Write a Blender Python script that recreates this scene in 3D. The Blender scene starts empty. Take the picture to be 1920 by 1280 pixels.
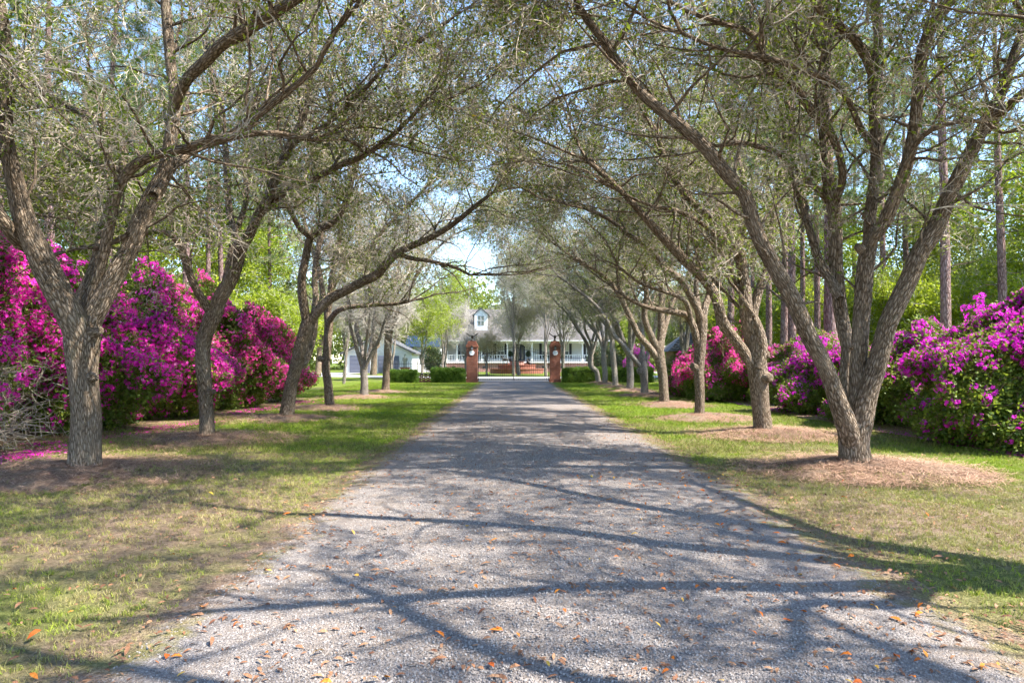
import bpy, math, random
import numpy as np
from mathutils import Vector
R = math.radians
rng = np.random.default_rng(7)
random.seed(7)
sc = bpy.context.scene
col = sc.collection
# ------------------------------------------------------------------ camera, sky, sun, exposure
H0, FPX, CAMH = 676.0, 1280.0, 1.6
cd = bpy.data.cameras.new('camera'); cam = bpy.data.objects.new('camera', cd); col.objects.link(cam)
cam.location = (0, 0, CAMH); cam.rotation_euler = (R(90), 0, 0)
cd.lens = 24; cd.sensor_width = 36; cd.shift_y = 36 / 1920; cd.clip_end = 3000; cd.clip_start = .05
sc.camera = cam
SUN_EL, SUN_AZ = R(50), math.atan2(.952, -.306)
w = bpy.data.worlds.new('World'); sc.world = w; w.use_nodes = True
wn = w.node_tree.nodes; bg = wn['Background']
sky = wn.new('ShaderNodeTexSky'); sky.sky_type = 'NISHITA'; sky.sun_disc = False
sky.sun_elevation = SUN_EL; sky.sun_rotation = SUN_AZ; sky.air_density = 1.0; sky.dust_density = .15; sky.ozone_density = 2.5
w.node_tree.links.new(sky.outputs[0], bg.inputs[0]); bg.inputs[1].default_value = .15
sd = bpy.data.lights.new('sun', 'SUN'); sd.energy = 5.0; sd.angle = R(.53); sd.color = (1, .94, .84)
sun = bpy.data.objects.new('sun', sd); col.objects.link(sun)
sdir = Vector((math.sin(SUN_AZ) * math.cos(SUN_EL), math.cos(SUN_AZ) * math.cos(SUN_EL), math.sin(SUN_EL)))
sun.rotation_euler = sdir.to_track_quat('Z', 'Y').to_euler(); sun.location = sdir * 60
vs = sc.view_settings; vs.view_transform = 'Standard'; vs.look = 'None'; vs.gamma = 1; vs.exposure = 1.85; vs.use_curve_mapping = False
cy = sc.cycles; cy.max_bounces = 4; cy.diffuse_bounces = 2; cy.glossy_bounces = 2; cy.transmission_bounces = 4; cy.transparent_max_bounces = 4
cy.caustics_reflective = False; cy.caustics_refractive = False; cy.use_adaptive_sampling = True; cy.adaptive_threshold = .03; cy.debug_use_spatial_splits = True

def P(px, py, Y):
    return np.array(((px - 960) / FPX * Y, Y, CAMH - (py - H0) / FPX * Y))
def gY(py): return CAMH * FPX / (py - H0)

# ------------------------------------------------------------------ mesh helpers
class MB:
    """collects triangles; build() links them as ONE mesh object"""
    def __init__(s): s.V = []; s.F = []; s.M = []; s.B = []; s.C = []; s.n = 0
    def add(s, V, F, mi=0, bk=None, cv=None):
        V = np.asarray(V, float); F = np.asarray(F, int)
        s.V.append(V); s.F.append(F + s.n); s.M.append(np.full(len(F), mi))
        s.B.append(V if bk is None else bk); s.C.append(np.zeros(len(V)) if cv is None else (np.full(len(V), cv) if np.isscalar(cv) else cv))
        s.n += len(V)
    def arrays(s):
        return np.concatenate(s.V), np.concatenate(s.F), np.concatenate(s.M), np.concatenate(s.B), np.concatenate(s.C)
    def xf(s, M, off):
        s.V = [v @ M.T + off for v in s.V]; return s
    def box(s, x0, x1, y0, y1, z0, z1, mi=0, cv=0.):
        V = [(x, y, z) for z in (z0, z1) for y in (y0, y1) for x in (x0, x1)]
        F = [(0,2,1),(1,2,3),(4,5,6),(5,7,6),(0,1,4),(1,5,4),(2,6,3),(3,6,7),(0,4,2),(2,4,6),(1,3,5),(3,7,5)]
        s.add(V, F, mi, cv=cv); return s
    def cyl(s, x, y, z0, z1, r0, r1=None, n=12, mi=0):
        r1 = r0 if r1 is None else r1
        a = np.linspace(0, 2 * np.pi, n, False)
        V = [(x + r0 * math.cos(t), y + r0 * math.sin(t), z0) for t in a] + [(x + r1 * math.cos(t), y + r1 * math.sin(t), z1) for t in a] + [(x, y, z0), (x, y, z1)]
        F = []
        for i in range(n):
            j = (i + 1) % n
            F += [(i, j, n + i), (j, n + j, n + i), (j, i, 2 * n), (n + i, n + j, 2 * n + 1)]
        s.add(V, F, mi); return s
    def lathe(s, x, y, prof, n=12, mi=0):
        a = np.linspace(0, 2 * np.pi, n, False); m = len(prof)
        V = [(x + r * math.cos(t), y + r * math.sin(t), z) for r, z in prof for t in a]; F = []
        for k in range(m - 1):
            for i in range(n):
                j = (i + 1) % n
                F += [(k*n+i, k*n+j, (k+1)*n+i), (k*n+j, (k+1)*n+j, (k+1)*n+i)]
        s.add(V, F, mi); return s
    def prism(s, poly, y0, y1, mi=0):
        """x-z polygon (convex) extruded along y"""
        n = len(poly); V = [(x, y0, z) for x, z in poly] + [(x, y1, z) for x, z in poly]; F = []
        for i in range(1, n - 1): F += [(0, i, i + 1), (n, n + i + 1, n + i)]
        for i in range(n):
            j = (i + 1) % n; F += [(i, n + i, j), (j, n + i, n + j)]
        s.add(V, F, mi); return s
    def tube(s, Pt, Rd, S=6, mi=0, lump=0., cv=0., cap=False):
        Pt = np.asarray(Pt, float); Rd = np.asarray(Rd, float); n = len(Pt)
        T = np.gradient(Pt, axis=0); T /= np.linalg.norm(T, axis=1)[:, None] + 1e-9
        a = np.array((1., 0, 0)) if abs(T[0, 0]) < .8 else np.array((0, 1., 0))
        Ns = np.empty((n, 3)); nn = a - T[0] * (a @ T[0])
        for i in range(n):
            nn = nn - T[i] * (nn @ T[i]); nn /= math.sqrt(nn @ nn) + 1e-9; Ns[i] = nn
        Bs = np.cross(T, Ns); th = np.linspace(0, 2 * np.pi, S, False)
        L = np.concatenate(((0,), np.cumsum(np.linalg.norm(np.diff(Pt, axis=0), axis=1))))
        c, sn = np.cos(th), np.sin(th); rr = np.repeat(Rd[:, None], S, 1)
        if lump:
            ph = rng.uniform(0, 6.28, 8)
            rr = rr * (1 + lump * (np.sin(th[None] * 2 + L[:, None] * 2.1 + ph[0]) * .5 + np.sin(th[None] * 3 - L[:, None] * 3.7 + ph[1]) * .5
                                   + np.sin(th[None] + L[:, None] * 6.3 + ph[2]) * .45 + np.sin(th[None] * 5 + ph[3] + L[:, None] * 1.1) * .4))
        V = Pt[:, None] + rr[..., None] * (c[None, :, None] * Ns[:, None] + sn[None, :, None] * Bs[:, None])
        r0 = float(Rd.max()); o = rng.uniform(-20, 20, 3)
        bk = np.stack(np.broadcast_arrays(c[None] * r0, sn[None] * r0, L[:, None]), -1) + o
        i = np.arange(S); j = (i + 1) % S; k = np.arange(n - 1)[:, None] * S
        A, Bq, Cq, D = k + i, k + j, k + S + i, k + S + j
        F = np.concatenate((np.stack((A, Bq, Cq), -1).reshape(-1, 3), np.stack((Bq, D, Cq), -1).reshape(-1, 3)))
        V = V.reshape(-1, 3); bk = bk.reshape(-1, 3)
        if cap:
            V = np.vstack((V, Pt[-1:])); bk = np.vstack((bk, bk[-1:])); b = (n - 1) * S
            F = np.vstack((F, np.stack((b + i, b + j, np.full(S, n * S)), -1)))
        s.add(V, F, mi, bk, cv); return s
    def build(s, name, mats, parent=None, smooth=False):
        V, F, M, B, C = s.arrays()
        return mesh_obj(name, V, F, M, mats, parent, smooth, bk=B, cv=C)

def mesh_obj(name, V, F, M, mats, parent=None, smooth=False, **attrs):
    me = bpy.data.meshes.new(name); V = np.asarray(V, np.float32); F = np.asarray(F, np.int32)
    me.vertices.add(len(V)); me.vertices.foreach_set('co', V.ravel())
    if len(F):
        me.loops.add(F.size); me.loops.foreach_set('vertex_index', F.ravel())
        me.polygons.add(len(F)); me.polygons.foreach_set('loop_start', np.arange(0, F.size, 3, dtype=np.int32))
        me.polygons.foreach_set('material_index', np.asarray(M, np.int32))
        me.polygons.foreach_set('use_smooth', np.full(len(F), smooth, bool))
    for k, v in attrs.items():
        v = np.asarray(v)
        if v.ndim == 2: a = me.attributes.new(k, 'FLOAT_VECTOR', 'POINT'); a.data.foreach_set('vector', v.astype(np.float32).ravel())
        elif v.dtype.kind == 'i': a = me.attributes.new(k, 'INT', 'POINT'); a.data.foreach_set('value', v.astype(np.int32))
        else: a = me.attributes.new(k, 'FLOAT', 'POINT'); a.data.foreach_set('value', v.astype(np.float32))
    me.update(calc_edges=True)
    for m in (mats if isinstance(mats, (list, tuple)) else [mats]): me.materials.append(MATS[m])
    o = bpy.data.objects.new(name, me); col.objects.link(o)
    if parent: o.parent = parent
    return o

def tag(o, label=None, cat=None, group=None, kind=None):
    if label: o['label'] = label
    if cat: o['category'] = cat
    if group: o['group'] = group
    if kind: o['kind'] = kind
    return o
def thing(name, label, cat, loc=(0, 0, 0), group=None):
    o = bpy.data.objects.new(name, None); col.objects.link(o); o.location = [float(q) for q in loc]
    o.empty_display_size = .2
    return tag(o, label, cat, group)
def local(o):   # lets a part be modelled in world coordinates under an Empty that is not at the origin
    from mathutils import Matrix
    o.matrix_parent_inverse = Matrix.Translation(o.parent.location).inverted(); return o

# geometry-node scatter: the mesh holds its own little templates (tpl > 0) and the points (tpl == 0)
_groups = {}
def scatter_group(nt):
    if nt in _groups: return _groups[nt]
    g = bpy.data.node_groups.new('scatter_%d' % nt, 'GeometryNodeTree')
    g.interface.new_socket('Geometry', in_out='INPUT', socket_type='NodeSocketGeometry')
    g.interface.new_socket('Geometry', in_out='OUTPUT', socket_type='NodeSocketGeometry')
    N, Lk = g.nodes, g.links.new
    gi, go = N.new('NodeGroupInput'), N.new('NodeGroupOutput')
    def attr(name, t): a = N.new('GeometryNodeInputNamedAttribute'); a.data_type = t; a.inputs['Name'].default_value = name; return a.outputs['Attribute']
    tpl = attr('tpl', 'INT')
    def sep(k):
        c = N.new('FunctionNodeCompare'); c.data_type = 'INT'; c.operation = 'EQUAL'
        ins = [i for i in c.inputs if i.type == 'INT']; Lk(tpl, ins[0]); ins[1].default_value = k
        s = N.new('GeometryNodeSeparateGeometry'); s.domain = 'POINT'; Lk(gi.outputs[0], s.inputs['Geometry']); Lk(c.outputs[0], s.inputs['Selection'])
        return s.outputs['Selection']
    j = N.new('GeometryNodeJoinGeometry')
    for k in range(nt):
        gt = N.new('GeometryNodeGeometryToInstance'); Lk(sep(k + 1), gt.inputs[0]); Lk(gt.outputs[0], j.inputs[0])
    ip = N.new('GeometryNodeInstanceOnPoints'); Lk(sep(0), ip.inputs['Points']); Lk(j.outputs[0], ip.inputs['Instance'])
    ip.inputs['Pick Instance'].default_value = True
    Lk(attr('idx', 'INT'), ip.inputs['Instance Index']); Lk(attr('rot', 'FLOAT_VECTOR'), ip.inputs['Rotation']); Lk(attr('scl', 'FLOAT'), ip.inputs['Scale'])
    Lk(ip.outputs[0], go.inputs[0]); _groups[nt] = g
    return g
def eulers(D, spin=None):
    """XYZ eulers turning +Z to D after a random spin about it"""
    D = np.asarray(D, float); D = D / (np.linalg.norm(D, axis=1)[:, None] + 1e-9); n = len(D)
    spin = rng.uniform(0, 6.283, n) if spin is None else spin
    az = np.arctan2(D[:, 1], D[:, 0]); po = np.arccos(np.clip(D[:, 2], -1, 1))
    ca, sa, cb, sb, cs, ss = np.cos(az), np.sin(az), np.cos(po), np.sin(po), np.cos(spin), np.sin(spin)
    r00 = ca*cb*cs - sa*ss; r10 = sa*cb*cs + ca*ss; r20 = -sb*cs; r21 = sb*ss; r22 = cb
    return np.stack((np.arctan2(r21, r22), -np.arcsin(np.clip(r20, -1, 1)), np.arctan2(r10, r00)), 1)
def scatter(name, templates, Pts, Rot, Scl, mats, parent=None, off=(0, 0, 0), kind='stuff'):
    Pts = np.asarray(Pts, float) - np.asarray(off, float)
    n = len(Pts); Vs, Fs, Ms, Bs, Cs, Ts = [], [], [], [], [], []; k0 = 0
    for k, t in enumerate(templates):
        V, F, M, B, C = t; Vs.append(V); Fs.append(F + k0); Ms.append(M); Bs.append(B); Cs.append(C); Ts.append(np.full(len(V), k + 1)); k0 += len(V)
    V = np.concatenate(Vs + [Pts]); m = len(V)
    rot = np.zeros((m, 3)); rot[k0:] = Rot; scl = np.ones(m); scl[k0:] = Scl
    idx = np.zeros(m, int); idx[k0:] = rng.integers(0, len(templates), n)
    o = mesh_obj(name, V, np.concatenate(Fs), np.concatenate(Ms), mats, parent, False,
                 bk=np.concatenate(Bs + [np.zeros((n, 3))]), cv=np.concatenate(Cs + [np.zeros(n)]), tpl=np.concatenate(Ts + [np.zeros(n, int)]), rot=rot, scl=scl, idx=idx)
    md = o.modifiers.new('scatter', 'NODES'); md.node_group = scatter_group(len(templates))
    if kind: o['kind'] = kind
    return o

# ------------------------------------------------------------------ materials
MATS = {}
class NT:
    def __init__(s, name, rough=.8, spec=.3):
        m = bpy.data.materials.new(name); m.use_nodes = True; MATS[name] = m
        s.nt = m.node_tree; s.n = s.nt.nodes; s.bs = s.n['Principled BSDF']; s.out = s.n['Material Output']
        s.bs.inputs['Roughness'].default_value = rough; s.bs.inputs['Specular IOR Level'].default_value = spec
    def L(s, a, b): s.nt.links.new(a, b)
    def attr(s, name, out='Fac'): a = s.n.new('ShaderNodeAttribute'); a.attribute_name = name; return a.outputs[out]
    def pos(s): return s.n.new('ShaderNodeNewGeometry').outputs['Position']
    def rand(s): return s.n.new('ShaderNodeObjectInfo').outputs['Random']
    def map(s, v, scale=(1, 1, 1), rot=(0, 0, 0)):
        m = s.n.new('ShaderNodeMapping'); s.L(v, m.inputs[0]); m.inputs['Scale'].default_value = scale; m.inputs['Rotation'].default_value = rot; return m.outputs[0]
    def noise(s, v, scale, detail=4, rough=.55, dist=0.):
        t = s.n.new('ShaderNodeTexNoise'); s.L(v, t.inputs['Vector']); t.inputs['Scale'].default_value = scale
        t.inputs['Detail'].default_value = detail; t.inputs['Roughness'].default_value = rough; t.inputs['Distortion'].default_value = dist; return t.outputs['Fac']
    def vor(s, v, scale, out='Distance', feat='F1'):
        t = s.n.new('ShaderNodeTexVoronoi'); t.feature = feat; s.L(v, t.inputs['Vector']); t.inputs['Scale'].default_value = scale; return t.outputs[out]
    def ramp(s, f, stops, interp='LINEAR'):
        r = s.n.new('ShaderNodeValToRGB'); r.color_ramp.interpolation = interp; e = r.color_ramp.elements
        while len(e) < len(stops): e.new(.5)
        for q, (p, c) in zip(e, stops): q.position = p; q.color = (*c, 1) if not np.isscalar(c) else (c, c, c, 1)
        s.L(f, r.inputs[0]); return r.outputs[0]
    def mix(s, f, a, b, bt='MIX'):
        m = s.n.new('ShaderNodeMix'); m.data_type = 'RGBA'; m.blend_type = bt
        for v, i in ((f, 0), (a, 6), (b, 7)):
            if isinstance(v, (int, float)): m.inputs[i].default_value = v if i == 0 else (v, v, v, 1)
            elif isinstance(v, tuple): m.inputs[i].default_value = (*v, 1)
            else: s.L(v, m.inputs[i])
        return m.outputs[2]
    def math(s, op, a, b=0.):
        m = s.n.new('ShaderNodeMath'); m.operation = op
        for v, i in ((a, 0), (b, 1)):
            if isinstance(v, (int, float)): m.inputs[i].default_value = v
            else: s.L(v, m.inputs[i])
        return m.outputs[0]
    def bump(s, h, strength=.5, dist=.02):
        b = s.n.new('ShaderNodeBump'); b.inputs['Strength'].default_value = strength; b.inputs['Distance'].default_value = dist
        s.L(h, b.inputs['Height']); s.L(b.outputs[0], s.bs.inputs['Normal'])
    def color(s, c):
        if isinstance(c, tuple): s.bs.inputs['Base Color'].default_value = (*c, 1)
        else: s.L(c, s.bs.inputs['Base Color'])
        return s
    def translucent(s, c, fac=.35):
        t = s.n.new('ShaderNodeBsdfTranslucent'); m = s.n.new('ShaderNodeMixShader'); m.inputs[0].default_value = fac
        s.L(c, t.inputs[0]); s.L(s.bs.outputs[0], m.inputs[1]); s.L(t.outputs[0], m.inputs[2]); s.L(m.outputs[0], s.out.inputs[0])

def m_bark(name, dark, mid, light, sc_=1., moss=.25):
    t = NT(name, .9, .15); b = t.attr('bk', 'Vector')
    v = t.map(b, (1, 1, .30))
    ridge = t.vor(v, 26 * sc_, feat='DISTANCE_TO_EDGE'); wob = t.noise(t.map(b, (1, 1, .45)), 24 * sc_, 6, .72, 1.2)
    h = t.math('ADD', t.math('MULTIPLY', t.math('MINIMUM', ridge, .35), 1.6), t.math('MULTIPLY', wob, .9))
    c = t.ramp(h, [(.34, dark), (.6, mid), (.92, light)])
    big = t.noise(t.map(b, (1, 1, .5)), 3.2, 4, .6)
    c = t.mix(t.ramp(big, [(.45, 0.), (.75, .5)]), c, light)
    lich = t.noise(b, 5.5, 5, .65)
    c = t.mix(t.ramp(lich, [(.58, 0.), (.72, moss)]), c, (.22, .235, .13))
    t.color(c); t.bump(h, 1.0, .045)
m_bark('bark', (.030, .021, .014), (.165, .118, .078), (.36, .285, .215))
m_bark('bark_grey', (.055, .045, .038), (.235, .20, .17), (.42, .375, .33), 1.2, .3)
m_bark('bark_pine', (.04, .024, .022), (.17, .10, .09), (.33, .235, .22), .45, .05)

def m_leaf(name, stops, trans=.35, rough=.5):
    t = NT(name, rough, .3)
    f = t.math('ADD', t.math('MULTIPLY', t.rand(), .42), t.math('MULTIPLY', t.attr('cv'), .58))
    c = t.ramp(f, stops); t.color(c); t.translucent(t.mix(.35, c, (.35, .42, .03)), trans)
m_leaf('leaf_avenue', [(0, (.025, .048, .010)), (.35, (.08, .125, .018)), (.7, (.185, .24, .026)), (.94, (.34, .37, .04)), (1, (.45, .16, .02))], .45)
m_leaf('leaf_bright', [(0, (.10, .16, .012)), (.45, (.23, .31, .02)), (.8, (.38, .44, .03)), (1, (.46, .47, .07))], .5)
m_leaf('leaf_pale', [(0, (.08, .115, .025)), (.5, (.19, .235, .055)), (1, (.36, .38, .12))], .48)
m_leaf('leaf_azalea', [(0, (.025, .05, .008)), (.4, (.075, .13, .016)), (.75, (.17, .235, .03)), (1, (.36, .38, .05))], .38)
m_leaf('leaf_hedge', [(0, (.02, .055, .008)), (.5, (.065, .14, .012)), (1, (.19, .29, .028))], .3)
m_leaf('leaf_dark', [(0, (.014, .028, .014)), (.6, (.035, .06, .028)), (1, (.08, .11, .05))], .2)
m_leaf('needle', [(0, (.022, .05, .028)), (.45, (.065, .115, .04)), (.8, (.17, .21, .055)), (1, (.28, .28, .08))], .3)
def m_petal(name, a, b, c_):
    t = NT(name, .6, .15); f = t.math('ADD', t.math('MULTIPLY', t.rand(), .5), t.math('MULTIPLY', t.attr('cv'), .5))
    c = t.ramp(f, [(0, a), (.5, b), (.75, b), (1, c_)]); t.color(c); t.translucent(c, .45)
m_petal('petal_magenta', (.70, .012, .36), (.90, .05, .56), (.93, .38, .76))
m_petal('petal_pink', (.74, .02, .26), (.92, .09, .48), (.94, .46, .70))
m_petal('petal_purple', (.55, .010, .44), (.82, .035, .66), (.90, .30, .80))
m_petal('petal_pale', (.55, .05, .30), (.78, .18, .50), (.88, .50, .70))
def m_twig(name, a, b):
    t = NT(name, .85, .15); f = t.math('ADD', t.math('MULTIPLY', t.rand(), .5), t.math('MULTIPLY', t.attr('cv'), .5)); t.color(t.ramp(f, [(0, a), (1, b)]))
m_twig('twig', (.15, .115, .08), (.56, .49, .40))
m_twig('twig_red', (.12, .065, .04), (.34, .24, .16))
m_twig('twig_pale', (.30, .27, .23), (.52, .48, .43))
m_twig('twig_tan', (.26, .21, .10), (.46, .40, .24))
m_twig('straw', (.18, .095, .06), (.54, .36, .25))
m_twig('stone', (.095, .083, .078), (.37, .335, .312))
t = NT('blade', .6, .25)
pn = t.noise(t.pos(), .33, 4, .62); pn2 = t.noise(t.pos(), 1.7, 3, .6)
def green_bias(t):   # the lawn is thinner near the camera, lusher up the avenue
    sx = t.n.new('ShaderNodeSeparateXYZ'); t.L(t.pos(), sx.inputs[0]); m = t.n.new('ShaderNodeMapRange'); t.L(sx.outputs[1], m.inputs[0])
    m.inputs[1].default_value = 6; m.inputs[2].default_value = 20; m.inputs[3].default_value = -.08; m.inputs[4].default_value = .16; return m.outputs[0]
f = t.math('ADD', t.math('MULTIPLY', t.rand(), .3), t.math('ADD', t.math('MULTIPLY', pn, .85), t.math('MULTIPLY', pn2, .25))); f = t.math('SUBTRACT', f, green_bias(t))
g1 = t.ramp(t.attr('cv'), [(0, (.085, .165, .008)), (.5, (.18, .275, .014)), (1, (.34, .40, .03))])
g2 = t.ramp(t.attr('cv'), [(0, (.13, .11, .04)), (.5, (.28, .225, .09)), (1, (.43, .355, .18))])
c = t.mix(t.ramp(f, [(.52, 0.), (.84, 1.)]), g1, g2); t.color(c); t.translucent(c, .3)
# setting
t = NT('ground', .95, .1); p = t.pos()
n1 = t.noise(p, .33, 4, .62); n2 = t.noise(p, 1.7, 3, .6); n3 = t.noise(p, 30, 5, .7); n4 = t.noise(t.map(p, (1, 1, 1)), 140, 3, .6)
f = t.math('SUBTRACT', t.math('ADD', t.math('MULTIPLY', n1, .85), t.math('ADD', t.math('MULTIPLY', n2, .25), .15)), green_bias(t))
soil = t.ramp(n3, [(.3, (.09, .06, .04)), (.5, (.19, .135, .092)), (.72, (.32, .245, .18))])
grs = t.ramp(n3, [(.3, (.05, .085, .008)), (.5, (.115, .175, .014)), (.72, (.22, .27, .03))])
c = t.mix(t.ramp(f, [(.54, 0.), (.80, 1.)]), grs, soil); c = t.mix(t.ramp(n4, [(.35, .5), (.6, 0.)]), c, (.05, .04, .028)); t.color(c)
t.bump(t.math('ADD', n3, t.math('MULTIPLY', n4, .5)), .7, .03)
t = NT('gravel', .93, .15); p = t.pos()
v1 = t.vor(p, 85, 'Color'); vd = t.vor(p, 85); big = t.noise(p, .7, 5, .62); fine = t.noise(p, 230, 2, .6); tan = t.noise(p, 2.6, 5, .65)
c = t.ramp(t.mix(.45, v1, fine), [(.2, (.092, .080, .076)), (.5, (.205, .183, .174)), (.8, (.36, .325, .308))])
c = t.mix(t.ramp(tan, [(.42, 0.), (.75, .7)]), c, (.27, .205, .15)); c = t.mix(t.ramp(big, [(.35, .35), (.6, 0.)]), c, (.20, .17, .15))
en = t.noise(p, 5., 6, .75); lit = t.noise(p, 42, 4, .7); thatch = t.noise(p, 2.2, 4, .6)
lc = t.ramp(lit, [(.3, (.06, .042, .03)), (.5, (.18, .125, .09)), (.75, (.36, .27, .20))])
lc = t.mix(t.ramp(thatch, [(.42, 0.), (.6, .75)]), lc, t.ramp(lit, [(.3, (.07, .075, .02)), (.7, (.27, .25, .09))]))
c = t.mix(t.ramp(t.math('ADD', t.attr('cv'), t.math('MULTIPLY', t.math('SUBTRACT', en, .5), 1.5)), [(.36, 1.), (.62, 0.)]), c, lc)
t.color(c); t.bump(t.math('ADD', t.math('MULTIPLY', vd, -1.), t.math('MULTIPLY', fine, .6)), .8, .014)
t = NT('litter', .95, .1); p = t.pos(); n1 = t.noise(p, 45, 4, .7); n2 = t.noise(p, 3, 4, .6)
c = t.ramp(n1, [(.3, (.07, .045, .034)), (.5, (.17, .115, .085)), (.75, (.32, .23, .18))]); t.color(t.mix(t.ramp(n2, [(.4, 0.), (.7, .6)]), c, (.24, .20, .175))); t.bump(n1, .8, .02)
t = NT('pine_straw', .95, .1); p = t.pos(); n5 = t.noise(p, 1.8, 5, .7); n1 = t.noise(t.map(p, (60, 14, 14), (0, 0, .6)), 1., 4, .7); n2 = t.noise(t.map(p, (14, 70, 14), (0, 0, -.3)), 1., 4, .7)
c = t.ramp(t.math('MULTIPLY', n1, t.math('MULTIPLY', n2, 2.)), [(.25, (.08, .042, .028)), (.5, (.23, .13, .088)), (.8, (.44, .31, .23))]); t.color(t.mix(t.ramp(n5, [(.42, 0.), (.68, .8)]), c, t.ramp(n1, [(.3, (.10, .075, .05)), (.7, (.36, .29, .21))]))); t.bump(t.math('ADD', n1, n2), 1., .03)
t = NT('asphalt', .9, .2); n1 = t.noise(t.pos(), 40, 3); t.color(t.ramp(n1, [(.3, (.045, .047, .052)), (.7, (.07, .073, .08))]))
t = NT('concrete', .9, .2); n1 = t.noise(t.pos(), 1.5, 6); t.color(t.ramp(n1, [(.3, (.34, .33, .31)), (.7, (.46, .44, .42))]))
def m_brick(name, a, b, mortar, s=1.):
    t = NT(name, .9, .15); tc = t.n.new('ShaderNodeNewGeometry'); sx = t.n.new('ShaderNodeSeparateXYZ'); t.L(tc.outputs['Position'], sx.inputs[0])
    cb = t.n.new('ShaderNodeCombineXYZ'); t.L(t.math('ADD', sx.outputs[0], sx.outputs[1]), cb.inputs[0]); t.L(sx.outputs[2], cb.inputs[1])
    k = t.n.new('ShaderNodeTexBrick'); t.L(cb.outputs[0], k.inputs['Vector']); k.inputs['Color1'].default_value = (*a, 1); k.inputs['Color2'].default_value = (*b, 1)
    k.inputs['Mortar'].default_value = (*mortar, 1); k.inputs['Scale'].default_value = 1; k.inputs['Brick Width'].default_value = .215 * s; k.inputs['Row Height'].default_value = .075 * s; k.inputs['Mortar Size'].default_value = .009 * s
    n = t.noise(tc.outputs['Position'], 4, 5, .65)
    t.color(t.mix(t.ramp(n, [(.35, .45), (.65, 0.)]), k.outputs['Color'], (.14, .06, .045))); t.bump(k.outputs['Fac'], -.5, .01)
m_brick('brick', (.20, .052, .032), (.30, .095, .055), (.24, .17, .13))
m_brick('brick_pale', (.30, .13, .095), (.40, .20, .15), (.40, .33, .29))
def plain(name, c, rough=.6, spec=.4, metal=0., var=.12, sc_=3.):
    t = NT(name, rough, spec); t.bs.inputs['Metallic'].default_value = metal
    n = t.noise(t.pos(), sc_, 5, .65); d = tuple(q * (1 - var) for q in c); l = tuple(min(1, q * (1 + var)) for q in c); t.color(t.ramp(n, [(.3, d), (.7, l)]))
plain('white_paint', (.70, .70, .69), .6, .3, 0, .03); plain('siding', (.60, .60, .565), .7, .3, 0, .04)
plain('iron', (.018, .018, .02), .5, .5, .3); plain('shutter', (.02, .022, .03), .5); plain('door_dark', (.02, .03, .06), .35, .5)
plain('garage_door', (.13, .14, .19), .6, .3, 0, .06); plain('roof_grey', (.09, .092, .095), .9, .2, 0, .25, 8.); plain('roof_blue', (.016, .030, .055), .45, .5, .2)
plain('roof_shingle', (.12, .125, .13), .9, .2, 0, .6, 5.); plain('wood_brown', (.20, .12, .06), .8); plain('bronze', (.03, .027, .024), .45, .5, .5)
plain('statue_white', (.72, .71, .68), .7); plain('statue_grey', (.34, .35, .34), .8, .3, 0, .3, 9.); plain('plaque', (.72, .75, .80), .5); plain('plaque_ink', (.20, .26, .36), .6)
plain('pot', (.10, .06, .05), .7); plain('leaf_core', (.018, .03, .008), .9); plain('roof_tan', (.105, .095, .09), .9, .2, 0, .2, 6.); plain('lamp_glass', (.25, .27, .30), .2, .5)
plain('soil_bank', (.20, .12, .085), .95, .1, 0, .4, 2.)
t = NT('glass', .08, .6); t.color((.10, .12, .11))
t = NT('blind', .6, .3); t.color((.50, .52, .44))
def m_dead(name, a, b, c_):
    t = NT(name, .75, .25); t.color(t.ramp(t.rand(), [(0, a), (.5, b), (1, c_)]))
m_dead('leaf_orange', (.36, .075, .012), (.52, .14, .015), (.46, .18, .03))
m_dead('leaf_brown', (.12, .05, .028), (.24, .115, .06), (.32, .18, .10))
m_dead('leaf_yellow', (.60, .40, .04), (.66, .34, .05), (.55, .36, .10))

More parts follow.
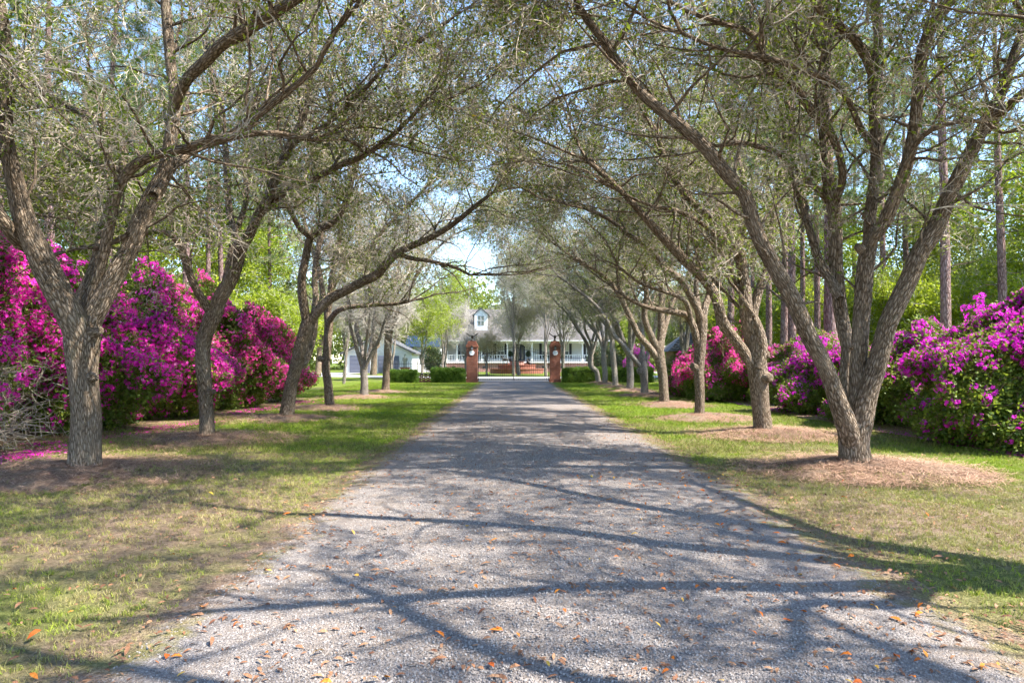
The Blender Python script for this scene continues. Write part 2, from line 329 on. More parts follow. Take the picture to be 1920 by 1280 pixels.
# ------------------------------------------------------------------ small templates
def leaf_tri(mb, p, d, size, wid, mi, cv, nrm=None):
    d = d / (np.linalg.norm(d) + 1e-9); u = rng.normal(size=3) if nrm is None else nrm
    s = np.cross(d, u); s /= np.linalg.norm(s) + 1e-9; nn = np.cross(s, d)
    q = p + d * size * .55 + nn * size * .06
    mb.add([p, q - s * wid * size, q + s * wid * size, p + d * size - nn * size * .12], [(0, 1, 2), (1, 3, 2)], mi, cv=cv)
def unit(v): v = np.asarray(v, float); return v / (np.linalg.norm(v) + 1e-9)
def wander(p, d, L, n, wob, up=0.):
    pts = [np.asarray(p, float)]; d = unit(d)
    for i in range(n):
        d = unit(d + rng.normal(size=3) * wob + np.array((0, 0, up))); pts.append(pts[-1] + d * L / n)
    return np.array(pts)
def t_twig_spray(nl, leaf=.06, twigmi=0, leafmi=1, side=11, sub=4, L=1.):
    mb = MB(); ax = wander((0, 0, 0), (0, 0, 1), L, 6, .16)
    mb.tube(ax, np.linspace(.011, .003, 7), 3, twigmi, cv=.35); tips = []
    for i in range(side):
        t = rng.uniform(.12, .98) * 6; k = min(int(t), 5); p = ax[k] + (ax[k + 1] - ax[k]) * (t - k)
        d = unit(ax[k + 1] - ax[k]) * .75 + unit(rng.normal(size=3)) * .9
        br = wander(p, d, rng.uniform(.28, .55) * L, 3, .3, .04); mb.tube(br, (.006, .0048, .0038, .0022), 3, twigmi, cv=rng.uniform(.2, .8))
        for q in range(sub):
            a = rng.integers(1, 4); tw = wander(br[a], unit(br[a] - br[a - 1]) * .6 + unit(rng.normal(size=3)), rng.uniform(.10, .26) * L, 2, .4)
            mb.tube(tw, (.0042, .0034, .0016), 3, twigmi, cv=rng.uniform(.3, 1)); tips += [tw[2], tw[1]]
        tips.append(br[3])
    for i in range(nl):
        p = tips[rng.integers(len(tips))] + rng.normal(size=3) * .02; leaf_tri(mb, p, rng.normal(size=3) + (0, 0, .2), leaf * rng.uniform(.7, 1.35), .2, leafmi, rng.uniform(0, 1))
    return mb.arrays()
def t_leaf_spray(n, rad, leaf, wid=.32, flat=.7, stems=5):
    mb = MB()
    for i in range(stems): d = unit(rng.normal(size=3) + (0, 0, .6)); mb.tube(wander((0, 0, 0), d, rad, 2, .2), (.006, .004, .002), 3, 0, cv=rng.uniform())
    for i in range(n):
        p = unit(rng.normal(size=3)) * rad * rng.uniform(.25, 1) ** .6 * (1, 1, flat); d = unit(p) + rng.normal(size=3) * .7 + (0, 0, .1)
        leaf_tri(mb, p, d, leaf * rng.uniform(.7, 1.3), wid, 1, rng.uniform(), np.array((0, 0, 1.)) + rng.normal(size=3) * .6)
    return mb.arrays()
def t_needles(n, L):
    mb = MB(); mb.tube([(0, 0, 0), (0, 0, .25), (.02, 0, .5)], (.012, .01, .006), 3, 0, cv=.3)
    for i in range(n):
        z = rng.uniform(.15, .5); d = unit(rng.normal(size=3) + (0, 0, .5)); p = np.array((0, 0, z)); q = p + d * L * rng.uniform(.7, 1.1) - np.array((0, 0, .03))
        s = np.cross(d, rng.normal(size=3)); s = unit(s) * .005; mb.add([p - s, p + s, q], [(0, 1, 2)], 1, cv=rng.uniform())
    return mb.arrays()
def t_flowers(nf, rad, size, nl=5):
    mb = MB()
    for i in range(nf):
        o = unit(rng.normal(size=3) * (1, 1, .6) + (0, 0, .7)); p = o * rad * rng.uniform(.55, 1); a = unit(o + rng.normal(size=3) * .35)
        s = unit(np.cross(a, rng.normal(size=3))); u = np.cross(a, s); c = rng.uniform(); sz = size * rng.uniform(.8, 1.2)
        for k in range(5):
            th = k * 1.2566 + .3; d = s * math.cos(th) + u * math.sin(th); e = np.cross(a, d)
            mb.add([p, p + d * sz * .55 + a * sz * .32 - e * sz * .33, p + d * sz * .55 + a * sz * .32 + e * sz * .33, p + d * sz + a * sz * .25], [(0, 1, 2), (1, 3, 2)], 0, cv=min(1, max(0, c + rng.normal() * .12)))
    for i in range(nl):
        p = unit(rng.normal(size=3) + (0, 0, .2)) * rad * .8; leaf_tri(mb, p, p + rng.normal(size=3) * .1, .05, .28, 1, rng.uniform())
    return mb.arrays()
def t_tuft(n, h, spread):
    mb = MB()
    for i in range(n):
        p = np.array((rng.normal() * spread, rng.normal() * spread, -.004)); lean = rng.normal(size=3) * .55; lean[2] = 1; d = unit(lean); L = h * rng.uniform(.5, 1.25)
        s = unit(np.cross(d, rng.normal(size=3))) * .0026; m = p + d * L * .55; e = m + unit(d + rng.normal(size=3) * .5 * (1, 1, .3)) * L * .5
        mb.add([p - s, p + s, m - s * .8, m + s * .8, e], [(0, 1, 2), (1, 3, 2), (2, 3, 4)], 0, cv=rng.uniform())
    return mb.arrays()
def t_stone():
    mb = MB(); g = (1 + 5 ** .5) / 2
    V = np.array([(-1, g, 0), (1, g, 0), (-1, -g, 0), (1, -g, 0), (0, -1, g), (0, 1, g), (0, -1, -g), (0, 1, -g), (g, 0, -1), (g, 0, 1), (-g, 0, -1), (-g, 0, 1)]) / 1.9
    V = V * (1, .8, .6) + rng.normal(size=V.shape) * .14
    F = [(0,11,5),(0,5,1),(0,1,7),(0,7,10),(0,10,11),(1,5,9),(5,11,4),(11,10,2),(10,7,6),(7,1,8),(3,9,4),(3,4,2),(3,2,6),(3,6,8),(3,8,9),(4,9,5),(2,4,11),(6,2,10),(8,6,7),(9,8,1)]
    mb.add(V, F, 0, cv=rng.uniform()); return mb.arrays()
def t_chip(pts, mi=0):
    mb = MB(); mb.add(pts, [(0, 1, 2), (1, 3, 2)], mi, cv=rng.uniform()); return mb.arrays()

T_AV = [t_twig_spray(nl, .066, side=10) for nl in (50, 90, 70, 120)]
T_AVL = [t_twig_spray(nl, .062) for nl in (90, 120, 75)]
T_NEAR = [t_twig_spray(26, .085, side=9, sub=3, L=.8) for _ in range(2)]
T_BARE = [t_twig_spray(8, .05, side=14, sub=5) for _ in range(3)]
T_PALE = [t_twig_spray(45, .06, side=11, sub=4) for _ in range(3)]
T_LEAF = [t_leaf_spray(42, .5, .13) for _ in range(4)]
T_LEAFS = [t_leaf_spray(46, .17, .062, .3, .8, 3) for _ in range(4)]
T_BOX = [t_leaf_spray(40, .10, .035, .4, .9, 0) for _ in range(3)]
T_NEED = [t_needles(58, .26) for _ in range(3)]
T_FLOW = [t_flowers(8, .10, .038) for _ in range(4)]

# ------------------------------------------------------------------ ground, drive, lawns
def fnoise(x, y, s, seed=0.):
    x = np.asarray(x, float) / s + seed * 1.7; y = np.asarray(y, float) / s - seed * 2.3
    return (np.sin(x * 1.3 + np.sin(y * 1.7 + 1.1)) + np.sin(y * 1.1 - 1.9 * np.sin(x * .8 + .4)) + .6 * np.sin(x * 2.9 + y * 2.3) + .4 * np.sin(x * 5.1 - y * 4.7 + 1.)) / 3.
gx = np.concatenate((np.linspace(-400, -30, 12), np.linspace(-26, 26, 70), np.linspace(30, 400, 12)))
gy = np.concatenate((np.linspace(-120, -8, 8), np.linspace(-5, 60, 90), np.linspace(66, 500, 16)))
def sheet(name, xs, ys, zf, mat):
    X, Yg = np.meshgrid(xs, ys); Z = zf(X, Yg); V = np.stack((X, Yg, Z), -1).reshape(-1, 3); nx = len(xs)
    i, j = np.meshgrid(np.arange(nx - 1), np.arange(len(ys) - 1)); a = (j * nx + i).ravel()
    F = np.concatenate((np.stack((a, a + 1, a + nx), 1), np.stack((a + 1, a + nx + 1, a + nx), 1)))
    return tag(mesh_obj(name, V, F, np.zeros(len(F)), mat, None, True), kind='structure')
def gz(x, y):
    x = np.asarray(x, float); s = np.clip((np.abs(x - .3) - 2.6) / 2., 0, 1)
    return .022 * fnoise(x, y, 1.9) * s - .012
sheet('ground', gx, gy, gz, 'ground')
def edge(y, side):
    y = np.asarray(y, float)
    return (-2.02 + .10 * fnoise(y, y * .3, .9, 2) + .05 * fnoise(y, 0, .25, 3)) if side < 0 else (2.62 + .13 * fnoise(y, y * .4, 1.1, 5) + .06 * fnoise(y, 0, .27, 6))
def strip(name, ys, lo, hi, nx, z0, crown, mat, us=None, drop=0.):
    u = np.linspace(0, 1, nx) if us is None else None; V = []; C = []
    for y in ys:
        a, b = lo(y), hi(y); q_ = u * (b - a) if us is None else np.concatenate((us, (b - a) / 2 * np.array((.6, .8, 1., 1.2, 1.4)), (b - a) - us[::-1]))
        for d in q_:
            e = min(d, b - a - d); V.append((a + d, y, z0 + crown * 4 * d / (b - a) * (1 - d / (b - a)) - drop * max(0., 1 - e / .45))); C.append(min(1., e / .9))
    nx = len(q_); i, j = np.meshgrid(np.arange(nx - 1), np.arange(len(ys) - 1)); a = (j * nx + i).ravel()
    F = np.concatenate((np.stack((a, a + 1, a + nx), 1), np.stack((a + 1, a + nx + 1, a + nx), 1)))
    return tag(mesh_obj(name, V, F, np.zeros(len(F)), mat, None, True, cv=np.array(C)), kind='structure')
ys = np.linspace(-8, 51.5, 320)
strip('gravel_drive', ys, lambda y: edge(y, -1) - .38, lambda y: edge(y, 1) + .42, 12, .017, .026, 'gravel', np.array((0, .1, .2, .3, .45, .7)), .028)
DRIVE_Z = lambda x: .017 + .028 * 4 * np.clip((x + 2.02) / 4.64, 0, 1) * np.clip(1 - (x + 2.02) / 4.64, 0, 1)
strip('asphalt_apron', np.linspace(51.5, 62, 4), lambda y: -2.9 - .9 * (y - 51.5) / 10, lambda y: 3.1 + .9 * (y - 51.5) / 10, 3, .02, 0, 'asphalt')
# turning circle of pale concrete round a lawn
a = np.linspace(0, 2 * np.pi, 72, False); V, F = [], []
for r_ in (15.5, 21.): V += [(.2 + 1.25 * r_ * math.cos(q), 82 + r_ * math.sin(q), .03) for q in a]
for i in range(72): j = (i + 1) % 72; F += [(i, 72 + i, j), (j, 72 + i, 72 + j)]
tag(mesh_obj('concrete_turning_circle', V, F, np.zeros(len(F)), 'concrete'), kind='structure')

# ------------------------------------------------------------------ trees
def cat_rom(A, step):
    A = np.asarray(A, float); E = np.vstack((2 * A[0] - A[1], A, 2 * A[-1] - A[-2])); out = []
    for i in range(1, len(E) - 2):
        p0, p1, p2, p3 = E[i - 1:i + 3]; n = max(2, int(np.linalg.norm((p2 - p1)[:3]) / step))
        for q in range(n):
            t = q / n; out.append(.5 * ((2 * p1) + (p2 - p0) * t + (2 * p0 - 5 * p1 + 4 * p2 - p3) * t * t + (3 * p1 - p0 - 3 * p2 + p3) * t ** 3))
    out.append(E[-2]); return np.array(out)
def trace(pts, Y, d0=0., d1=0.):
    """picked outline points (x, y, half width) of a limb standing about Y metres off -> points and radii in metres"""
    n = len(pts); out = []
    for i, (x, y, r) in enumerate(pts):
        q = Y + d0 + (d1 - d0) * (i / max(1, n - 1)); out.append((*P(x, y, q), r / FPX * q))
    return np.array(out)
def zmin_avenue(p):
    return 3.15 + 2.5 * np.clip((4.8 - np.abs(p[:, 0] - .2)) / 3., 0, 1)
TREES = []
CROWN = .33
def build_tree(name, label, trunk, limbs, group=None, cat='tree', bark='bark', ncl=1300, tmpl=None, mats=('twig', 'leaf_avenue'), zmin=zmin_avenue, zmax=10.5,
               sides=14, ext=1, dens=1., knots=(), cscale=(.75, 1.25), extL=(1.7, 3.1), up=.18, seclen=(.9, 2.0), pull=.22):
    base = np.array((trunk[0][0], trunk[0][1], 0.)); root = thing(name, label, cat, base, group)
    def emit(mb, nm, mat, smooth=True): mb.xf(np.eye(3), -base); return mb.build(nm, mat, root, smooth)
    tr = cat_rom(trunk, .09)
    mb = MB(); mb.tube(tr[:, :3], tr[:, 3], sides + 6, 0, .055, cap=True); emit(mb, 'trunk', bark)
    paths = []
    for l in limbs:
        l = cat_rom(l, .12); paths.append(l)
        mb = MB(); mb.tube(l[:, :3], l[:, 3], sides, 0, .05, cap=True); emit(mb, 'limb', bark)
    for (p, d, r, L) in knots:
        d = unit(d); q = np.array([np.array(p) - d * r, np.array(p) + d * L * .5, np.array(p) + d * L, np.array(p) + d * (L + .004)])
        mb = MB(); mb.tube(q, (r * 1.5, r * 1.1, r, r * .55), 10, 0, .06, cap=True); emit(mb, 'knot', bark)
    # branches beyond the picked limbs
    bm = MB(); cp, cdir = [], []
    allp = [(p, .3) for p in paths]
    front = paths[:]
    for g in range(ext):
        new = []
        for l in front:
            if l[-1, 3] < .012: continue
            tg = unit(l[-1, :3] - l[-4, :3]); nn = rng.integers(2, 4)
            for k in range(nn):
                d = tg * .9 + unit(rng.normal(size=3)) * .62 + np.array((-np.sign(base[0]) * pull, 0, up)); L = rng.uniform(*extL) * (.75 ** g)
                d[2] = d[2] if d[2] > -.1 else -.4 * d[2]
                w_ = wander(l[-1, :3], d, L, 9, .14, .012); rr = np.linspace(l[-1, 3] * rng.uniform(.55, .9), .009, 10); q = np.column_stack((w_, rr))
                bm.tube(w_, rr, 6, 0, 0, cap=True); new.append(q); allp.append((q, .12))
        front = new
    for l, s0 in allp:
        seg = np.linalg.norm(np.diff(l[:, :3], axis=0), axis=1); Ls = np.concatenate(((0,), np.cumsum(seg))); tot = Ls[-1]; s = tot * s0 + .1
        while s < tot:
            k = min(np.searchsorted(Ls, s), len(l) - 1); p = l[k, :3]; tg = unit(l[k, :3] - l[k - 1, :3]); r_ = l[k, 3]
            if p[2] > 2.3:
                d = tg * .55 + unit(rng.normal(size=3)) * .95 + np.array((0, 0, up + .05)); L = rng.uniform(*seclen) * (.7 + .5 * (s / tot))
                d[2] = d[2] if d[2] > -.3 else -.4 * d[2]
                b = wander(p, d, L, 7, .20, .02); r0 = min(.5 * r_, .026); bm.tube(b, np.linspace(r0, .0045, 8), 5, 0, 0)
                for i in range(2, 8):
                    for _ in range(2 if i > 3 else 1):
                        cp.append(b[i]); cdir.append(unit(b[i] - b[i - 1]) * .8 + unit(rng.normal(size=3)) * .9)
            s += rng.uniform(.16, .38) / dens
    if bm.V: o = emit(bm, 'branches', bark); o['kind'] = 'stuff'
    if cp:
        cp = np.array(cp); cdir = np.array(cdir)
        ok = (cp[:, 2] > zmin(cp) + rng.normal(size=len(cp)) * .25) & (cp[:, 2] < zmax) & (np.linalg.norm(cp - (0, 0, CAMH), axis=1) > 3.2)
        cp, cdir = cp[ok], cdir[ok]
        ncl = int(ncl * CROWN)
        if len(cp) > ncl: k = rng.choice(len(cp), ncl, False); cp, cdir = cp[k], cdir[k]
        scatter('crown', tmpl or T_AV, cp, eulers(cdir), rng.uniform(*cscale, len(cp)), mats, root, base)
        print(label[:40], 'clusters', len(cp), 'branch tris', sum(len(f) for f in bm.F))
    TREES.append((base[0], base[1])); return root

def auto_limbs(x, y, fork, H, spread, r, n=5, lean=(0, 0), seed=0):
    g = np.random.default_rng(seed); out = []; a0 = g.uniform(0, 6.28)
    for k in range(n):
        az = a0 + k * 6.283 / n + g.uniform(-.35, .35); d = np.array((math.cos(az), math.sin(az))) * spread * g.uniform(.7, 1.15) + np.array(lean)
        h = (H - fork[2]) * g.uniform(.75, 1.05); ts = (0, .12, .28, .46, .66, .85, 1.); pts = []
        for t in ts:
            jx, jy = g.normal(size=2) * .10 * (t > 0)
            pts.append((fork[0] + d[0] * t ** 1.15 + jx, fork[1] + d[1] * t ** 1.15 + jy, fork[2] - .1 + h * (t ** .82), max(.016, r * .62 * (1 - t) ** .8 + .016)))
        out.append(np.array(pts))
    return out
AV = 'avenue trees along the drive'
# --- left row
Y1 = gY(885)
L1t = trace([(160, 893, 40), (160, 880, 31), (160, 860, 27.5), (161, 800, 25.5), (159, 740, 25), (156, 690, 26.5), (153, 645, 31), (153, 618, 29), (154, 598, 17), (155, 588, 6)], Y1)
L1 = [trace([(154, 670, 20), (146, 625, 26), (136, 598, 26), (112, 550, 24), (85, 500, 23), (62, 450, 20), (43, 400, 18), (27, 333, 15), (13, 267, 13), (10, 200, 12.5), (13, 133, 12), (3, 33, 11), (-20, -60, 9)], Y1, 0, -.8),
      trace([(70, 470, 14), (35, 450, 14), (0, 408, 13), (-50, 350, 11), (-110, 300, 9), (-160, 200, 7)], Y1, 0, -1.5),
      trace([(150, 620, 14), (148, 575, 13), (168, 529, 12), (184, 486, 12), (194, 447, 12), (204, 400, 11), (217, 360, 10), (230, 317, 9), (232, 290, 9), (219, 263, 8), (187, 230, 7), (143, 207, 6), (95, 200, 5)], Y1, .2, 1.6),
      trace([(156, 670, 18), (162, 630, 22), (172, 600, 20), (195, 556, 18), (219, 509, 17), (242, 470, 16), (264, 415, 16), (290, 360, 15), (307, 327, 13.5), (317, 283, 12.5), (325, 233, 12), (328, 183, 11), (320, 117, 9.5), (313, 33, 9), (308, -40, 8)], Y1, 0, .6),
      trace([(160, 590, 9), (190, 495, 9), (207, 417, 9), (223, 350, 9.5), (253, 310, 9.5), (293, 290, 9), (353, 277, 8), (400, 260, 7.5), (440, 254, 7), (483, 217, 6.5), (547, 167, 6), (593, 127, 5)], Y1, .2, -1.4),
      trace([(288, 365, 8), (310, 333, 8), (333, 303, 7.5), (367, 280, 7), (420, 262, 6.5), (467, 252, 5.5), (520, 250, 5), (580, 262, 4)], Y1, .1, 1.8),
      trace([(326, 200, 10), (350, 150, 10), (383, 117, 11), (417, 83, 11), (467, 53, 11), (517, 23, 10), (562, -6, 9), (620, -50, 7)], Y1, .4, -2.2),
      trace([(240, 440, 5), (210, 455, 5), (180, 462, 4.5), (140, 466, 4), (100, 478, 3)], Y1, 0, .8)]
build_tree('avenue_tree', 'thickest tree of the left row, four-limbed, nearest to the camera, before the magenta azaleas', L1t, L1, AV, ncl=1700, sides=18, ext=1,
           knots=[(P(173, 706, Y1 - .16), (.5, -1, .05), .055, .05), (P(180, 622, Y1 - .1), (.9, -.5, .2), .06, .10), (P(135, 700, Y1 - .15), (-.6, -1, 0), .03, .02)])
Y2 = gY(825)
L2t = trace([(388, 832, 22), (388, 820, 15.5), (388, 790, 13), (386, 750, 12), (384, 720, 12.5), (380, 690, 13.5), (382, 640, 13), (391, 612, 14.5), (400, 588, 15), (405, 570, 10)], Y2)
L2 = [trace([(398, 595, 8), (388, 575, 8), (375, 555, 7.5), (360, 525, 7), (348, 490, 7), (335, 455, 6.5), (315, 438, 6), (290, 434, 5), (268, 440, 4)], Y2, 0, -.8),
      trace([(400, 600, 13), (412, 562, 13), (430, 530, 12.5), (445, 490, 12), (453, 463, 11.5), (468, 440, 9.5), (480, 412, 9), (500, 377, 8.5), (523, 317, 8), (547, 267, 7.5), (567, 223, 7), (580, 160, 6.5), (590, 67, 6), (592, -30, 5)], Y2, 0, -.6),
      trace([(452, 470, 8), (440, 440, 7), (431, 400, 6.5), (426, 350, 6), (424, 300, 6), (418, 240, 5.5), (400, 160, 4.5), (385, 90, 4)], Y2, 0, 1.4),
      trace([(488, 400, 7), (515, 375, 6.8), (540, 358, 6.5), (593, 333, 6.2), (635, 311, 5.8), (685, 290, 5), (740, 250, 4.5), (790, 200, 3.5)], Y2, 0, -1.5),
      trace([(420, 545, 7), (428, 500, 6), (436, 460, 6), (448, 420, 5.5), (462, 370, 5), (458, 300, 4.5), (470, 230, 4)], Y2, .2, 2.),
      trace([(545, 270, 5), (575, 255, 5), (610, 235, 4.5), (650, 200, 4), (700, 150, 3.5), (745, 95, 3)], Y2, -.3, -2.6)]
build_tree('avenue_tree', 'slim swaying tree, second of the left row, with a kinked trunk', L2t, L2, AV, ncl=1500, sides=14,
           knots=[(P(396, 735, Y2 - .1), (.9, -.4, .3), .05, .09), (P(377, 688, Y2 - .1), (-.5, -1, 0), .035, .03)])
Y3 = gY(785)
L3t = trace([(537, 792, 20), (538, 780, 14.5), (541, 750, 12.5), (545, 725, 12), (555, 687, 12), (566, 645, 12.5), (576, 610, 13), (580, 592, 9)], Y3)
L3 = [trace([(577, 612, 8.5), (571, 582, 8.5), (566, 547, 8.3), (567, 516, 8), (574, 478, 7.5), (583, 444, 7), (612, 426, 6), (636, 403, 5.5), (655, 360, 5), (668, 300, 4.5), (690, 240, 4)], Y3, 0, -1.),
      trace([(578, 612, 9), (592, 588, 9), (617, 562, 8.7), (649, 544, 8.5), (680, 528, 8.3), (705, 516, 8.5), (727, 491, 7.8), (749, 472, 7.2), (777, 459, 6.6), (805, 447, 6), (850, 420, 5), (893, 385, 4), (925, 360, 3)], Y3, 0, -.8),
      trace([(583, 446, 5.5), (560, 425, 5), (545, 395, 4.5), (522, 360, 4), (505, 320, 3.5)], Y3, -.5, -2.),
      trace([(556, 690, 9), (573, 672, 9), (583, 640, 8.5), (588, 605, 8), (592, 560, 6), (590, 510, 5.5), (600, 450, 5), (615, 380, 4.5)], Y3, .25, 2.),
      trace([(745, 476, 4.5), (775, 485, 4), (810, 490, 3.5), (850, 500, 3), (880, 515, 2.4)], Y3, -.5, .6)]
build_tree('avenue_tree', 'leaning dark tree, third of the left row, one long limb reaching over the drive', L3t, L3, AV, ncl=1450, sides=12,
           knots=[(P(556, 671, Y3 - .15), (-.1, -1, .1), .055, .05)], pull=.32)
Y4 = gY(765)
L4t = trace([(619, 770, 14), (619, 760, 9.5), (616, 728, 8), (611, 690, 7.8), (614, 650, 7.8), (616, 605, 8), (614, 580, 7)], Y4)
L4 = [trace([(614, 590, 6), (605, 550, 5.5), (599, 509, 5), (589, 478, 4.5), (575, 430, 4), (560, 380, 3.5)], Y4, 0, 1.5),
      trace([(615, 590, 6.2), (620, 540, 5.8), (627, 494, 5.4), (636, 447, 5), (640, 415, 4.6), (650, 360, 4), (672, 300, 3.5)], Y4, 0, -1.2),
      trace([(616, 605, 5.5), (624, 592, 5.3), (636, 581, 5), (661, 575, 4.6), (699, 572, 4), (735, 570, 3.2), (765, 566, 2.4)], Y4, 0, -1.),
      trace([(620, 545, 4.5), (645, 505, 4.2), (680, 480, 4), (720, 430, 3.6), (760, 390, 3), (800, 350, 2.6)], Y4, .2, 1.)]
build_tree('avenue_tree', 'dark upright tree, fourth of the left row, with a stub on its trunk', L4t, L4, AV, ncl=1300, sides=12, knots=[(P(603, 673, Y4 - .05), (-1, -.2, .15), .09, .12)], pull=.32)
Y5 = gY(745)
L5t = trace([(683, 750, 10), (683, 742, 8), (683, 715, 6.8), (682, 697, 7), (683, 682, 7), (683, 670, 5)], Y5)
L5 = [trace([(682, 695, 4.5), (671, 660, 4), (664, 635, 3.6), (657, 610, 3.2), (655, 575, 2.6), (645, 530, 2.2)], Y5, 0, -1.), trace([(682, 685, 4.5), (678, 650, 4), (668, 617, 4), (672, 600, 3.6), (684, 588, 3), (688, 560, 2.6), (680, 510, 2.2)], Y5, 0, 1.2),
      trace([(684, 690, 4), (692, 660, 3.4), (698, 630, 2.8), (702, 590, 2.4), (715, 540, 2)], Y5, 0, .8), trace([(683, 690, 3.6), (686, 650, 3), (690, 620, 2.6), (694, 580, 2.2), (690, 520, 2)], Y5, .1, -1.6),
      trace([(684, 690, 3.4), (700, 656, 3), (712, 634, 2.8), (722, 600, 2.4), (740, 560, 2), (770, 510, 1.8)], Y5, -.1, -1.)]
build_tree('avenue_tree', 'pale grey vase-shaped tree, fifth of the left row, before the garage', L5t, L5, AV, bark='bark_grey', ncl=1000, sides=10, mats=('twig_pale', 'leaf_pale'), tmpl=T_BARE, ext=2, extL=(1.2, 2.2))
Y6 = gY(735)
L6t = trace([(723, 741, 11), (723, 732, 7.8), (724, 705, 6.8), (726, 670, 6.6), (728, 634, 7), (731, 606, 7.5), (731, 595, 6)], Y6)
L6 = [trace([(730, 615, 5), (726, 585, 4.6), (722, 560, 4.2), (712, 520, 3.6), (700, 470, 3)], Y6, 0, 1.5), trace([(732, 615, 5.4), (742, 592, 5), (752, 573, 4.4), (764, 550, 3.8), (785, 510, 3.2), (815, 470, 2.8), (850, 440, 2.2)], Y6, 0, -1.5),
      trace([(728, 635, 3.6), (714, 610, 3.2), (703, 595, 2.8), (694, 585, 2.2)], Y6, -.2, -.8), trace([(731, 600, 4.2), (736, 560, 3.8), (745, 510, 3.2), (760, 450, 2.6)], Y6, 0, 1.)]
build_tree('avenue_tree', 'dark straight-trunked tree, last of the left row, beside the clipped hedge', L6t, L6, AV, ncl=1300, sides=10, ext=2, pull=.32)
# --- right row
Y1 = gY(880)
R1t = trace([(1603, 888, 38), (1603, 874, 31), (1602, 850, 27), (1601, 830, 26), (1602, 810, 27), (1603, 792, 24), (1604, 778, 14), (1605, 770, 5)], Y1)
R1 = [trace([(1598, 850, 14), (1593, 818, 19), (1583, 785, 19), (1572, 757, 17), (1558, 716, 15.5), (1541, 673, 15), (1519, 634, 15), (1500, 591, 15), (1480, 548, 15), (1453, 501, 14.5), (1426, 451, 14), (1410, 410, 13.5), (1397, 367, 13), (1363, 327, 12.5), (1323, 277, 12), (1280, 239, 11), (1207, 180, 9.5), (1160, 120, 9), (1133, 77, 8), (1100, 37, 7), (1075, -10, 5)], Y1, 0, -1.6),
      trace([(1602, 830, 12), (1595, 785, 13), (1590, 757, 13), (1586, 712, 12.5), (1590, 654, 12.5), (1582, 615, 12.5), (1574, 564, 12), (1567, 498, 12), (1567, 439, 12), (1563, 385, 12), (1553, 333, 11.5), (1547, 267, 10.5), (1543, 183, 9), (1550, 100, 8), (1553, 17, 7), (1556, -60, 5)], Y1, .35, .9),
      trace([(1574, 560, 8), (1556, 525, 8), (1539, 498, 8), (1523, 447, 7.5), (1513, 412, 7), (1493, 350, 6.5), (1484, 300, 6.5), (1484, 233, 6), (1475, 190, 5)], Y1, .3, 1.6),
      trace([(1604, 850, 18), (1607, 800, 20), (1610, 755, 18), (1609, 693, 15.5), (1613, 634, 15), (1615, 587, 15), (1619, 537, 15), (1625, 486, 14.5), (1632, 450, 13), (1631, 410, 10.5), (1640, 333, 10), (1643, 283, 10), (1640, 217, 9.5), (1637, 143, 9), (1647, 83, 8), (1643, 33, 8), (1630, -30, 7)], Y1, 0, .4),
      trace([(1630, 460, 9), (1652, 428, 11), (1667, 398, 12), (1690, 340, 11.5), (1707, 283, 11), (1717, 217, 10.5), (1723, 150, 10.5), (1730, 93, 10.5), (1753, 40, 10), (1783, 0, 9), (1820, -50, 7)], Y1, 0, -1.),
      trace([(1605, 850, 15), (1612, 800, 21), (1625, 742, 19), (1641, 693, 18), (1656, 642, 17), (1665, 605, 17), (1684, 564, 17), (1707, 517, 16.5), (1727, 470, 16), (1752, 432, 15.5), (1777, 373, 14), (1813, 300, 13), (1847, 233, 11.5), (1873, 183, 10), (1897, 117, 9), (1925, 40, 8)], Y1, 0, -.6),
      trace([(1850, 245, 8), (1872, 218, 8.5), (1897, 193, 8), (1925, 168, 7), (1970, 120, 6)], Y1, -.3, -1.2),
      trace([(1558, 385, 6), (1540, 362, 6), (1497, 322, 6), (1465, 290, 5.5), (1430, 277, 5), (1390, 268, 4.5), (1345, 274, 3.5)], Y1, .8, .2),
      trace([(1566, 385, 7), (1580, 335, 7), (1574, 290, 7), (1555, 245, 7.5), (1530, 220, 7.5), (1487, 160, 7), (1437, 117, 6), (1413, 67, 5.5), (1360, 45, 5), (1305, 28, 4)], Y1, .6, -1.2),
      trace([(1643, 285, 6), (1613, 240, 6), (1590, 187, 5.5), (1557, 153, 5.5), (1513, 133, 5), (1430, 107, 5), (1347, 90, 4), (1278, 62, 3.5)], Y1, .2, -1.5),
      trace([(1637, 145, 8), (1622, 105, 8), (1597, 67, 8), (1547, 30, 8), (1522, -8, 7), (1490, -50, 5)], Y1, .2, -.8),
      trace([(1667, 400, 4), (1690, 330, 5), (1715, 275, 4.5), (1745, 245, 4.2), (1790, 230, 4), (1840, 228, 3.5), (1880, 250, 3)], Y1, -.3, -1.4)]
build_tree('avenue_tree', 'many-stemmed tree nearest to the camera on the right, its limbs fanning from a low fork', R1t, R1, AV, ncl=1900, sides=18,
           knots=[(P(1597, 650, Y1 - .15), (-.4, -1, .2), .03, .03), (P(1612, 466, Y1 - .05), (-.9, -.3, .6), .05, .07)], dens=.9)
Y2 = gY(815)
R2t = trace([(1431, 822, 25), (1430, 810, 18.5), (1430, 790, 17), (1427, 760, 16), (1421, 712, 17), (1419, 685, 18), (1416, 655, 16), (1412, 630, 12)], Y2)
